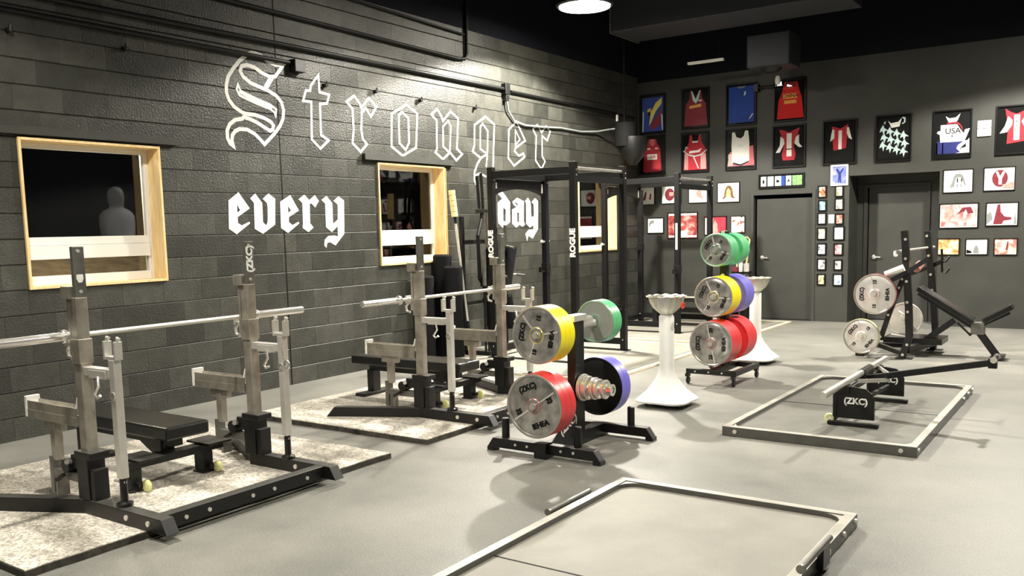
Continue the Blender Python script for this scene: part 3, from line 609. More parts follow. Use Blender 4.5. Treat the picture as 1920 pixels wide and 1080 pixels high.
jersey(4.041, 4.555, 2.487, 3.190, 'dark jersey with jagged pale green and white marks, the frame left above the recessed door', [
    ('backing_cloth', rect(.05,.95,.06,.94), 'ink', 0), ('jersey', [(.34,.88),(.44,.80),(.58,.80),(.72,.90),(.80,.70),(.92,.50),(.90,.12),(.06,.08),(.08,.46),(.24,.68)], 'jdark', 1),
    ('jagged_print', [p for p in jag if max(q[0] for q in p) < .96 and min(q[1] for q in p) > .07], 'jteal', 2), ('collar', [(.34,.88),(.42,.82),(.62,.84),(.72,.92),(.66,.74),(.44,.72)], 'matw', 2),
    ('shoulder_loop', [[(.74,.94),(.82,.92),(.82,.82),(.74,.78),(.72,.80),(.78,.83),(.78,.89),(.73,.91)], [(.22,.84),(.28,.88),(.26,.80)]], 'jteal', 2)])
jersey(4.846, 5.364, 2.486, 3.183, 'white shirt reading USA over dark blue trousers in a black frame', [
    ('backing_cloth', rect(.05,.95,.06,.94), 'ink', 0), ('trousers', rect(.10,.90,.10,.36), 'jnavy', 1), ('jersey', [(.20,.70),(.62,.70),(.70,.60),(.80,.50),(.82,.58),(.95,.60),(.90,.50),(.82,.34),(.20,.34),(.18,.50),(.10,.54),(.14,.58),(.20,.58)], 'matw', 2),
    ('collar', [(.32,.88),(.42,.83),(.58,.84),(.70,.92),(.64,.80),(.58,.72),(.42,.72)], 'matw', 2), ('piping', [(.36,.71),(.60,.725),(.70,.66),(.76,.56),(.76,.62),(.70,.70),(.60,.755),(.36,.74)], 'jred', 3),
    ('white_scarf', [(.80,.34),(.90,.36),(.94,.40),(.95,.10),(.60,.10),(.72,.12),(.62,.20),(.66,.27)], 'matw', 3), ('scarf_gap', [(.80,.26),(.86,.30),(.86,.22),(.74,.20),(.72,.17),(.80,.13),(.70,.18),(.74,.22)], 'ink', 4),
    ('trouser_stripe', [rect(.10,.13,.10,.34), rect(.25,.28,.10,.33)], 'jteal', 1)], [('USA', .52, .56, .115, 'ink'), ('8', .50, .46, .05, 'ink')])
jersey(5.666, 6.185, 2.490, 3.180, 'red and white suit with lettered white stripe, framed at the right edge', [
    ('jersey', [(.22,.94),(.36,.86),(.5,.82),(.64,.86),(.76,.94),(.74,.70),(.70,.26),(.28,.22),(.30,.55),(.26,.75)], 'jred', 1),
    ('side_wing', [[(.30,.78),(.40,.70),(.40,.60),(.28,.46),(.10,.44),(.22,.58)], [(.62,.66),(.70,.76),(.80,.58),(.92,.46),(.74,.46)]], 'matw', 2), ('centre_stripe', rect(.44,.58,.29,.80), 'matw', 2)],
    [('A', .50, .66, .05, 'ink'), ('S', .50, .58, .05, 'ink'), ('U', .50, .50, .05, 'ink')])

# banner of badges over the first door
bn = frame_body('framed_badges', 2.217, 2.968, 2.168, 2.40, 'long black frame of pale badges over the closed left door', 'picture frame', None, .02, .03)
f = wf(2.217, 2.168, .751, .232)
for k, (a, b, m) in enumerate([(.05,.17,'matw'),(.20,.33,'matw'),(.36,.50,'jteal'),(.50,.58,'jblue'),(.60,.72,'jteal'),(.74,.95,'jgreen')]):
    if m == 'jgreen' and m not in M: M[m] = mat('green_print', (.20, .42, .14), .6, noise=.4, nscale=30)
    MB().prism([rect(a, b, .16, .84)], f, .009, .012).build('badge', m, bn)
b = MB(); b.prism([[(.09,.35),(.13,.35),(.13,.60),(.09,.60)]], f, .0125, .014).prism([[(.39,.40),(.46,.40),(.45,.55),(.40,.60)]], f, .0125, .014).prism([[(.63,.40),(.69,.45),(.66,.62)]], f, .0125, .014).build('badge_mark', 'ink', bn)
# small framed photo prints
WHT = (.86, .85, .80)
def photo(name, x0, x1, z0, z1, label, cols, scale=6, seed=0, mat_border=.0, fw=.012, group=None, fig=None, fm='fframe', cat='picture'):
    t = frame_body(name, x0, x1, z0, z1, label, cat, group, fw, .022, 'matw', fm)
    b = mat_border; m = photo_mat('print_%s_%d' % (name, int(seed*10)), [tuple(q*.86 for q in c) if c is not cols[-1] else c for c in cols], scale, seed)
    MB().box(x0+fw+b, x1-fw-b, YB-.0105, YB-.0082, z0+fw+b, z1-fw-b).build('print', m, t)
    if fig:
        f = wf(x0, z0, x1-x0, z1-z0)
        for k, (poly, mm) in enumerate(fig):
            MB().prism([poly], f, .0108+.001*k, .0115+.001*k).build('printed_shape', mm, t)
    return t
def blob(cx, cy, rx, ry, n=14): return [(cx+rx*math.cos(2*PI*i/n), cy+ry*math.sin(2*PI*i/n)) for i in range(n)]
red3 = [(.35,.02,.03), (.72,.40,.36), (.85,.82,.76)]
G2 = 'white-backed square pictures above the power rack'
WW = [(.80,.79,.74), (.86,.85,.80)]
bell = [(.20,.18),(.30,.30),(.34,.62),(.42,.80),(.5,.84),(.60,.80),(.68,.62),(.72,.30),(.82,.20),(.66,.20),(.60,.30),(.5,.34),(.40,.30),(.34,.20)]
M['brn'] = mat('brown_print', (.17, .09, .03), .6, noise=.4, nscale=30); M['tan'] = mat('tan_print', (.70, .52, .20), .6, noise=.3, nscale=30)
M['pinkp'] = mat('pink_print', (.70, .30, .26), .6, noise=.3, nscale=30); M['mar'] = mat('dark_red_print', (.17, .012, .025), .6, noise=.4, nscale=30)
photo('square_picture', -.0+.005, .335, 1.973, 2.297, 'white square picture with dark red strokes, nearest the corner in its row', WW, 5, 1, .0, .012, G2, [([(.30,.30),(.42,.72),(.50,.70),(.48,.40),(.40,.22)], 'mar'), ([(.66,.30),(.72,.62),(.80,.60),(.76,.28)], 'mar')])
photo('square_picture', .460, .841, 1.979, 2.303, 'white square picture with a dark red round face, behind the far rack post', WW, 5, 2, .0, .012, G2, [(blob(.42,.5,.24,.34), 'mar'), (rect(.40,.62,.42,.62), 'pinkp')])
photo('square_picture', .974, 1.362, 1.974, 2.309, 'white square picture with a faint pinkish figure, third in its row', WW, 5, 3, .0, .012, G2, [(blob(.5,.52,.13,.24), 'pinkp'), ([(.52,.30),(.66,.16),(.68,.40)], 'pinkp')])
photo('square_picture', 1.498, 1.895, 1.965, 2.306, 'white square picture with a brown and gold bell shape, nearest the closed door', WW, 5, 4, .0, .012, G2, [(bell, 'brn'), ([(.38,.22),(.42,.60),(.5,.72),(.58,.60),(.62,.22),(.5,.34)], 'tan')])
G3 = 'red and white photos below the square pictures'
photo('framed_photo', .005, .112, 1.418, 1.756, 'dark red photo half hidden behind rack posts in the corner', [(.20,.02,.04),(.5,.3,.3),(.85,.8,.78)], 9, 5, .0, .012, G3)
photo('framed_photo', .182, .507, 1.465, 1.746, 'small white photo with a dark mark at its left edge, behind the far power rack', WW, 6, 6, .0, .014, G3, [([(.10,.60),(.20,.80),(.42,.84),(.40,.66),(.22,.60),(.14,.40)], 'greyp')])
photo('framed_photo', .579, 1.148, 1.367, 1.825, 'biggest red photo with white bars at top and bottom, behind the far rack post', [(.22,.02,.03),(.50,.10,.09),(.78,.48,.42)], 7, 7, .0, .014, G3, [(rect(.04,.96,.88,.95), 'matw'), (rect(.04,.96,.05,.12), 'matw'), (rect(.40,.66,.12,.30), 'matw')])
photo('framed_photo', 1.265, 1.669, 1.418, 1.741, 'photo with a pale figure on flat red, right of the biggest red photo', [(.60,.04,.07),(.66,.05,.08)], 7, 8, .0, .014, G3, [(rect(.04,.40,.10,.90), 'matw'), ([(.40,.12),(.62,.12),(.58,.60),(.48,.80),(.40,.50)], 'pinkp'), (rect(.04,.96,.04,.11), 'matw'), ([(.10,.16),(.34,.14),(.30,.40),(.16,.44)], 'mar')])
photo('framed_photo', 1.739, 1.990, 1.448, 1.737, 'small photo of dark red figures on white, close left of the closed door', [(.30,.04,.04),(.86,.80,.74),(.86,.84,.78)], 12, 9, .0, .010, G3)
tb = frame_body('framed_photo', 3.381, 3.647, 2.162, 2.488, 'white-framed bright blue photo hanging just above the two columns of small cards', 'picture', None, .03, .03, 'panel', 'matw')
m = photo_mat('print_blue', [(.10,.14,.62), (.18,.24,.80), (.55,.45,.85)], 9, 3.3)
MB().box(3.411, 3.617, YB-.012, YB-.0085, 2.192, 2.458).build('print', m, tb)
f = wf(3.381, 2.162, .266, .326)
MB().prism([[(.42,.14),(.48,.14),(.50,.34),(.53,.14),(.60,.14),(.58,.55),(.74,.80),(.68,.84),(.52,.64),(.36,.84),(.28,.78),(.44,.55)]], f, .0122, .013).build('printed_figure', 'jnavy', tb)
G4 = 'small framed cards in two columns between the doors'
cards = [
 (3.181,3.322,1.980,2.178,[(.28,.03,.01),(.8,.35,.15),(.85,.80,.70)],'card with red and orange, top of the left column'),
 (3.190,3.325,1.769,1.951,[(.05,.12,.12),(.30,.62,.75),(.75,.85,.85)],'turquoise and black card, second in the left column'),
 (3.180,3.324,1.556,1.750,[(.80,.80,.80),(.86,.86,.85)],'plain white card, third in the left column'),
 (3.180,3.328,1.314,1.515,[(.30,.26,.12),(.80,.76,.62),(.86,.85,.80)],'cream card with brown marks, fourth in the left column'),
 (3.181,3.332,1.069,1.265,[(.10,.12,.14),(.70,.74,.78),(.86,.86,.84)],'card with a round pale blue-grey shape, fifth in the left column'),
 (3.185,3.332,.826,1.021,[(.10,.12,.14),(.80,.80,.82),(.86,.86,.84)],'white card with a dark foot, sixth in the left column'),
 (3.189,3.325,.584,.773,[(.20,.12,.05),(.70,.58,.35),(.84,.80,.68)],'tan and brown card, bottom of the left column'),
 (3.448,3.582,1.985,2.168,[(.34,.30,.12),(.80,.76,.60),(.86,.84,.74)],'cream and olive card, top of the right column'),
 (3.446,3.589,1.778,1.970,[(.15,.15,.13),(.80,.78,.70),(.86,.84,.78)],'pale card with a small dark squiggle, second in the right column'),
 (3.456,3.590,1.550,1.731,[(.66,.08,.05),(.80,.45,.35),(.84,.80,.72)],'card with a red lower corner, third in the right column'),
 (3.432,3.608,1.302,1.532,[(.84,.83,.76),(.86,.85,.80)],'largest white card, fourth in the right column'),
 (3.443,3.591,1.064,1.262,[(.30,.05,.08),(.75,.40,.42),(.85,.80,.78)],'pink and dark red card, fifth in the right column'),
 (3.448,3.583,.827,1.003,[(.10,.10,.08),(.80,.80,.72),(.86,.86,.80)],'white card torn dark at its corners, sixth in the right column'),
 (3.438,3.594,.577,.778,[(.15,.35,.60),(.80,.84,.86),(.86,.86,.84)],'white card with a blue mark, bottom of the right column')]
for k, (a, b, c, d, cc, lab) in enumerate(cards): photo('framed_card', a, b, c, d, lab, cc, 14, 20+k*1.3, .0, .021, G4, cat='framed card')
tag(MB().box(3.354, 3.446, YB-.01, YB, 1.575, 1.712).build('light_switch', 'matw', bevel=.003), 'white light switch plate between the two columns of small cards', 'light switch')
MB().box(3.393, 3.407, YB-.018, YB-.0102, 1.63, 1.66).build('toggle', 'matw', bpy.data.objects['light_switch'], bevel=.001)
G5 = 'framed photos right of the recessed door'
photo('wall_photo', 5.002, 5.405, 1.980, 2.323, 'white photo of grey figures under an arch, top left of its group', WW, 5, 41, .0, .012, G5, [([(.22,.22),(.32,.50),(.34,.66),(.42,.80),(.56,.82),(.66,.72),(.72,.50),(.78,.26),(.70,.34),(.64,.56),(.56,.66),(.44,.64),(.40,.50),(.38,.24)], 'greyp'), (rect(.46,.50,.44,.62), 'ink'), (rect(.60,.64,.46,.60), 'ink'), (rect(.58,.62,.24,.38), 'greyp'), (rect(.46,.50,.24,.38), 'greyp')])
photo('wall_photo', 5.535, 5.940, 1.985, 2.327, 'white photo with a dark red disc and white letter-like figure, top right of its group', WW, 5, 42, .0, .012, G5, [(blob(.52,.52,.25,.36), 'mar'), ([(.38,.80),(.46,.80),(.52,.60),(.60,.80),(.68,.78),(.58,.50),(.58,.26),(.48,.26),(.48,.50)], 'matw'), ([(.62,.10),(.96,.08),(.96,.40),(.76,.28),(.60,.26)], 'pinkp')])
photo('wall_photo', 4.963, 5.487, 1.460, 1.830, 'wide pink photo with a round logo and crowd, middle row right of the recessed door', [(.55,.16,.16),(.80,.46,.44),(.86,.74,.70)], 7, 43, .012, .014, G5, [(blob(.24,.55,.12,.24), 'pinkp'), ([(.46,.55),(.60,.82),(.80,.84),(.88,.60),(.70,.58),(.60,.66)], 'mar'), ([(.62,.60),(.68,.74),(.72,.60),(.68,.40),(.62,.40)], 'jteal')])
photo('wall_photo', 5.579, 5.996, 1.481, 1.824, 'photo of a lifter in dark clothes before a white wall, middle row at the right', [(.80,.76,.76),(.86,.84,.82)], 6, 44, .0, .014, G5, [([(.24,.08),(.30,.50),(.36,.90),(.44,.92),(.46,.60),(.58,.40),(.80,.36),(.78,.26),(.56,.22),(.50,.08)], 'mar'), ([(.04,.08),(.04,.50),(.16,.62),(.22,.30)], 'greyp'), ([(.86,.08),(.90,.60),(.95,.08)], 'greyp')])
photo('wall_photo', 4.951, 5.254, 1.064, 1.316, 'small orange and white photo beside the chrome bar of the bench machine', [(.60,.16,.05),(.84,.50,.20),(.86,.80,.62)], 10, 45, .0, .013, G5, [([(.06,.14),(.62,.14),(.66,.40),(.50,.44),(.46,.30),(.06,.30)], 'matw')])
photo('wall_photo', 5.328, 5.627, 1.067, 1.308, 'small white photo with a grey kneeling figure, middle of the bottom row', WW, 6, 46, .0, .013, G5, [([(.34,.10),(.38,.40),(.48,.62),(.58,.40),(.60,.10)], 'greyp'), ([(.06,.10),(.30,.12),(.26,.24),(.06,.34)], 'ink')])
photo('wall_photo', 5.698, 6.001, 1.062, 1.309, 'small pink and red photo, rightmost of the bottom row', [(.60,.20,.16),(.84,.60,.52),(.86,.78,.72)], 9, 47, .0, .013, G5, [(rect(.14,.34,.46,.78), 'pinkp'), ([(.50,.30),(.56,.80),(.62,.80),(.58,.30)], 'mar')])
for z0, z1, lab in ((2.887, 2.995, 'upper white thermostat beside the USA shirt'), (2.771, 2.880, 'lower white thermostat beside the USA shirt')):
    o = tag(MB().box(5.434, 5.612, YB-.03, YB, z0, z1).build('thermostat', 'matw', bevel=.006), lab, 'thermostat')
    MB().box(5.495, 5.545, YB-.032, YB-.0301, z0+.045, z0+.075).build('display', 'jteal', o)
# things near the closed door
ct = thing('cleaning_caddy', (1.93, 14.3, 0), 'cleaning caddy with a yellow tube handle left of the closed door', 'cleaning cart')
MB().pipe([(1.84, 14.33, .35), (1.85, 14.33, 1.33), (1.90, 14.33, 1.375), (2.02, 14.33, 1.375), (2.055, 14.33, 1.34), (1.98, 14.33, .80), (1.93, 14.33, .35)], .016, 10).build('handle_frame', 'yellowr', ct, smooth=True)
MB().box(1.78, 2.08, 14.16, 14.46, .30, .36).box(1.80, 1.83, 14.18, 14.44, 0.05, .30).box(2.03, 2.06, 14.18, 14.44, .05, .30).box(1.80, 2.06, 14.18, 14.44, 0, .05).build('tray_frame', 'blackmetal', ct, bevel=.004)
MB().box(1.80, 2.06, 14.20, 14.42, .78, .81).build('shelf', 'blackmetal', ct)
bt = thing('spray_bottle', (1.94, 14.3, .81), 'white spray bottle on the shelf of the yellow-handled caddy', 'bottle')
MB().lathe([(0, .811), (.035, .811), (.037, .93), (.018, .98), (.015, 1.0), (0, 1.0)], 20, 'Z', (1.93, 14.28, 0)).build('bottle_body', 'matw', bt, smooth=True)
MB().box(1.905, 1.955, 14.26, 14.30, 1.0005, 1.04).build('trigger_head', 'redp', bt, bevel=.004)
tag(MB().box(1.99, 2.055, 14.24, 14.32, .811, .95).build('paper_box', 'matw', bevel=.004), 'small white box standing beside the spray bottle on the caddy', 'box')
tag(MB().box(1.80, 1.885, 14.22, 14.34, .811, .89).build('paper_box', 'mar', bevel=.004), 'small dark red box on the left of the caddy shelf', 'box')

for o in list(col.objects):
    if o.parent is None and o.name.split('.')[0] in ('cleaning_caddy', 'spray_bottle', 'paper_box'): o.location.x += .10

# ------------------------------------------------------------ speckled platforms and bench racks
def slab(name, x0, x1, y0, y1, top, label):
    t = thing(name, ((x0+x1)/2, (y0+y1)/2, 0), label, 'mat', 'speckled mats under the bench racks')
    rnd = random.Random(int(y0*100)); pts = []
    def edge(a, b, n):
        for i in range(n):
            k = i/n; pts.append((a[0]+(b[0]-a[0])*k+rnd.uniform(-.006, .006), a[1]+(b[1]-a[1])*k+rnd.uniform(-.006, .006)))
    edge((x0, y0), (x1, y0), 14); edge((x1, y0), (x1, y1), 18); edge((x1, y1), (x0, y1), 14); edge((x0, y1), (x0, y0), 18)
    MB().prism([pts], lambda u, v, q: Vector((u, v, q)), .001, top-.006).build('rubber_core', 'matedge', t)
    cx, cy = (x0+x1)/2, (y0+y1)/2
    MB().prism([[(cx+(u-cx)*.997, cy+(v-cy)*.997) for u, v in pts]], lambda u, v, q: Vector((u, v, q)), top-.005, top).build('speckled_top', 'marble', t)
    return t
PT = .042
slab('platform_mat', 1.0, 3.035, 2.0, 4.55, PT, 'pale speckled mat under the bench rack nearest the camera')
slab('platform_mat', 1.0, 3.01, 4.985, 7.55, PT, 'pale speckled mat under the second bench rack')

def bench_rack(yc, xo, label):
    zt = PT
    t = thing('bench_press_rack', (2.45+xo, yc, zt), label, 'bench press rack', 'combination bench racks along the block wall')
    X = 2.45+xo
    MB().beam((3.08+xo, yc-.59, zt+.041), (3.08+xo, yc+.59, zt+.041), .075, .08).build('front_crossbar', 'black', t, bevel=.004)
    bolts(MB(), [(3.118+xo, yc+q, zt+.04) for q in (-.45, -.3, .0, .16, .42)], (1, 0, 0), .012).build('bolt', 'satin', t)
    for s in (-1, 1):
        y = yc+s*.585; yl = yc+s*.60
        side = thing_side = None
        MB().beam((2.40+xo, yl, zt+.042), (3.17+xo, yl, zt+.042), .078, .082, cut1=.05).build('front_leg', 'black', t, bevel=.004)
        MB().beam((2.44+xo, yl, zt+.042), (1.76+xo, yl+s*.33, zt+.042), .076, .082, cut1=.07).build('splayed_rear_leg', 'black', t, bevel=.004)
        bolts(MB(), [(2.86+xo, yl-.039, zt+.045), (3.06+xo, yl-.039, zt+.045)], (0, -1, 0), .016, .008).build('bolt', 'satin', t)
        # black base sleeve
        MB().box(X-.055, X+.055, y-.055, y+.055, zt+.082, zt+.34).box(X-.065, X+.10, y-.06, y+.06, zt+.32, zt+.36).box(X+.055, X+.10, y-.045, y+.045, zt+.082, zt+.26).build('base_sleeve', 'black', t, bevel=.004)
        # clamp with hand knob on the wall side
        k = MB().box(X-.16, X-.055, y-.03, y+.03, zt+.24, zt+.32).build('clamp_arm', 'black', t, bevel=.004)
        MB().tube((X-.19, y-s*.0-.05, zt+.25), (X-.19, y+.05, zt+.25), .042, 14).beam((X-.2, y-.055, zt+.2), (X-.27, y-.06, zt+.16), .02, .02).build('knob', 'black', k)
        MB().tube((X-.165, y-.02, zt+.275), (X-.14, y-.065, zt+.285), .015, 10).build('knob_screw', 'satin', k)
        # upright
        MB().box(X-.035, X+.035, y-.035, y+.035, zt+.34, zt+1.235).build('upright', 'galv', t, bevel=.006)
        MB().box(X-.042, X+.042, y-.042, y+.042, zt+.86, zt+1.0).build('upright_collar', 'galv', t, bevel=.004)
        u2 = MB().box(X+.004, X+.034, y-.032, y+.036, zt+1.2, zt+1.515).build('upright_top_plate', 'galvd', t, bevel=.004)
        if s > 0 and yc < 4: add_text(MB(), '(ZKC)', .068, (X+.0352, y+.002, zt+1.40), (0, 0, 1), (0, -1, 0), .0016, .003).build('lettering', 'letterw', u2)
        elif yc < 4: MB().prism([[(y-.018, zt+1.36), (y+.018, zt+1.36), (y+.02, zt+1.335), (y+.01, zt+1.315), (y-.01, zt+1.315), (y-.02, zt+1.335)]], lambda u, v, q: Vector((X+.0345+q, u, v)), 0, .003).build('white_badge', 'letterw', u2)
        bolts(MB(), [(X+.0345, y+.0, zt+1.265), (X+.0345, y+.0, zt+1.49)], (1, 0, 0), .010, .004).build('screw', 'satin', u2)
        # height scale sleeve and bar hook on the wall side
        h = MB().box(X-.062, X-.036, y-.036, y+.030, zt+.90, zt+1.24).box(X-.085, X-.0, y-.052, y+.03, zt+1.225, zt+1.295).build('height_sleeve', 'galv', t, bevel=.003)
        MB().box(X-.0375+.0, X-.0365, y-.0367, y-.0365, zt+.9, zt+1.2).build('scale_strip', 'ink', h)
        hx = X-.075
        MB().box(hx-.05, hx+.015, y-.028-.0, y+.028, zt+.955, zt+.975).box(hx-.06, hx-.045, y-.028, y+.028, zt+.955, zt+1.02).box(hx+.0, hx+.02, y-.028, y+.028, zt+.90, zt+.98).pipe([(hx-.05, y, zt+.955), (hx-.075, y-.0, zt+.93), (hx-.07, y, zt+.89), (hx-.03, y, zt+.88)], .010, 8).build('bar_hook', 'satin', t, bevel=.002)
        # front lift column with forked head
        fx = 2.765+xo
        MB().box(fx-.024, fx+.024, y-.024, y+.024, zt+.24, zt+.90).build('lift_column', 'satin', t, bevel=.004)
        MB().tube((fx, y, zt+.235), (fx, y, zt+.10), .021, 14).lathe([(0, zt+.083), (.045, zt+.083), (.045, zt+.10), (.024, zt+.11), (0, zt+.11)], 18, 'Z', (fx, y, 0)).build('lift_piston', 'blackmetal', t)
        MB().tube((fx-.08, y, zt+.215), (fx+.02, y, zt+.22), .010, 8).build('pin', 'satin', t)
        MB().box(fx-.065, fx+.045, y-.022, y+.022, zt+.90, zt+.918).box(fx-.068, fx-.052, y-.024, y+.022, zt+.90, zt+1.0).box(fx+.032, fx+.048, y-.024, y+.022, zt+.90, zt+1.0).pipe([(fx-.06, y, zt+1.0), (fx-.058, y, zt+1.02), (fx-.038, y, zt+1.015)], .010, 8).pipe([(fx+.04, y, zt+1.0), (fx+.042, y, zt+1.02), (fx+.06, y, zt+1.012)], .010, 8).build('fork_head', 'satin', t, bevel=.002)
        l = MB().box(X+.035, fx-.024, y-.028, y+.028, zt+.80, zt+.845).box(X+.10, fx-.05, y-.031, y+.031, zt+.79, zt+.835).build('link_arm', 'satin', t, bevel=.003)
        MB().pipe([(fx-.12, y-.034, zt+.80), (fx-.10, y-.045, zt+.75), (fx-.14, y-.045, zt+.70), (fx-.12, y-.045, zt+.685), (fx-.09, y-.045, zt+.70)], .008, 8).build('hook_latch', 'chrome', l)
        MB().lathe([(.014, -.0045), (.024, -.0045), (.024, .0), (.014, .0)], 18, 'Y', (fx, y-.0245, zt+.70)).build('ring_bolt', 'chrome', t)
        if s > 0:
            MB().pipe([(fx+.02, y-.03, zt+.86), (fx+.055, y-.04, zt+.76)], .007, 8).lathe([(.016, -.005), (.030, -.005), (.030, .005), (.016, .005)], 16, 'Y', (fx+.075, y-.04, zt+.72)).build('release_lever', 'chrome', t)
        # rear spotter arm with its column
        MB().prism([[(-.038, 0), (.038, 0), (.038, .055), (.030, .055), (.030, .012), (-.030, .012), (-.030, .055), (-.038, .055)]], lambda u, v, q: Vector((X+q, y+u, zt+.50+v+.045)), -.60, -.045).box(X-.60, X-.045, y-.040, y+.040, zt+.497, zt+.548).build('spotter_arm', 'galv', t, bevel=.002)
        MB().box(X-.61, X-.585, y-.042, y+.042, zt+.50, zt+.625).beam((X-.075, y, zt+.55), (X-.04, y, zt+.66), .06, .012).box(X-.58, X-.05, y-.030, y+.030, zt+.5485, zt+.561).build('rubber_topped_tray', 'matw', t, bevel=.003)
        MB().box(X-.375, X-.325, y-.025, y+.025, zt+.26, zt+.50).box(X-.44, X-.26, y-.02, y+.02, zt+.44, zt+.498).build('spotter_column', 'galv', t, bevel=.003)
        MB().box(X-.40, X-.36, y-.03, y+.03, zt+.06, zt+.28).box(X-.36, X-.06, y-.028, y+.028, zt+.16, zt+.21).box(X-.34, X-.31, y-.035, y+.035, zt+.045, zt+.17).build('column_socket', 'galvd', t, bevel=.003)
    return t
bench_rack(3.275, 0.0, 'galvanised and black bench press rack nearest the camera at the left edge')
bench_rack(6.205, -.01, 'galvanised and black bench press rack in the middle, behind the front one')

def bench(x0, x1, y0, y1, zp, yc, label):
    zt = PT; t = thing('flat_bench', ((x0+x1)/2, yc, zt), label, 'bench', 'flat benches in the bench racks')
    MB().box(x0, x1, y0, y1, zp-.085, zp).build('pad', 'vinyl', t, bevel=.014)
    MB().beam((x0+.12, yc, zp-.12), (x1-.12, yc, zp-.12), .075, .07).box(x0+.10, x1-.1, y0+.03, y1-.03, zp-.095, zp-.085).build('spine', 'black', t, bevel=.003)
    MB().box(x1-.33, x1-.23, yc-.05, yc+.05, zt+.19, zp-.10).prism([[(x1-.50, zp-.155), (x1-.33, zp-.24), (x1-.33, zp-.155)]], lambda u, v, q: Vector((u, yc+q, v)), -.03, .03).build('front_post', 'black', t, bevel=.003)
    MB().box(x0+.10, x0+.18, yc-.05, yc+.05, zt, zp-.15).box(x0+.08, x0+.2, yc-.2, yc+.2, zt, zt+.03).build('rear_leg', 'black', t, bevel=.003)
    xf = x1-.20
    MB().beam((xf, yc-.33, zt+.165), (xf, yc+.37, zt+.165), .09, .05).box(xf-.12, xf+.12, yc-.30, yc-.12, zt+.19, zt+.205).box(xf-.12, xf+.12, yc+.20, yc+.38, zt+.19, zt+.205).build('foot_crossbar', 'black', t, bevel=.003)
    for s, yy in ((-1, yc-.28), (1, yc+.24)):
        MB().box(xf-.045, xf+.045, yy-.04, yy+.04, zt+.005, zt+.14).box(xf-.055, xf+.055, yy-.05, yy+.05, zt, zt+.012).build('leg', 'black', t, bevel=.003)
        k = MB().box(xf+.0455, xf+.09, yy-.012, yy+.012, zt+.03, zt+.06).build('wheel_fork', 'blackmetal', t)
        MB().lathe([(0, -.016), (.028, -.016), (.036, -.010), (.036, .010), (.028, .016), (0, .016)], 24, 'Y', (xf+.105, yy+.03, zt+.04)).build('wheel', 'yellowr', k, smooth=True)
    MB().tube((xf-.11, yc-.05, zt+.16), (xf-.15, yc-.12, zt+.12), .008, 8).build('lever', 'blackmetal', t)
    MB().beam((xf, yc+.02, zt+.22), (xf-.02, yc+.02, zt+.27), .12, .01).build('post_flange', 'blackmetal', t)
    return t
bench(1.15, 2.47, 3.17, 3.48, .43, 3.325, 'black flat bench inside the bench rack nearest the camera')
bench(1.17, 2.49, 6.06, 6.37, .43, 6.22, 'black flat bench inside the second bench rack')

def barbell(name, x, y0, z, label, cat='barbell', ln=2.2, group=None):
    t = thing(name, (x, y0+ln/2, z), label, cat, group)
    a, b = y0, y0+ln
    MB().tube((x, a+.44, z), (x, b-.44, z), .0142, 16).build('shaft', 'knurl', t, smooth=True)
    for p, q in ((a, a+.415), (b-.415, b)):
        MB().lathe([(0, p), (.022, p), (.0252, p+.004), (.0252, q-.004), (.022, q), (0, q)], 28, 'Y', (x, 0, z)).build('sleeve', 'chrome', t, smooth=True)
    for p, q in ((a+.4151, a+.445), (b-.445, b-.4151)):
        MB().lathe([(0, p), (.036, p), (.038, p+.004), (.038, q-.004), (.036, q), (0, q)], 28, 'Y', (x, 0, z)).build('collar', 'chrome', t, smooth=True)
    return t
barbell('barbell', 2.352, 2.215, 1.052, 'chrome barbell racked on the bench rack nearest the camera', group='racked barbells')
barbell('barbell', 2.342, 5.04, 1.035, 'chrome barbell racked on the second bench rack', group='racked barbells')

# ------------------------------------------------------------ power racks, their platforms
PH = .022
def rack_platform(y0, y1, label):
    t = thing('rubber_platform', (1.55, (y0+y1)/2, 0), label, 'platform', 'low wood-edged rubber platforms under the power racks')
    MB().box(.25, 2.83, y0+.06, y1-.06, .001, PH).build('rubber_top', 'rubberl', t)
    MB().box(2.835, 2.90, y0, y1, .001, PH+.003).box(.25, 2.83, y0, y0+.055, .001, PH+.003).box(.25, 2.83, y1-.055, y1, .001, PH+.003).build('wood_edge', 'ply', t, bevel=.002)
    MB().box(2.8275, 2.8345, y0+.06, y1-.06, .001, PH+.006).box(.25, 2.82, y0+.0565, y0+.059, .001, PH+.006).build('seam_strip', 'blackmetal', t)
rack_platform(7.95, 10.98, 'low rubber platform with a pale wood edge under the nearer power rack')
rack_platform(11.25, 14.2, 'low rubber platform with a pale wood edge under the far power rack')

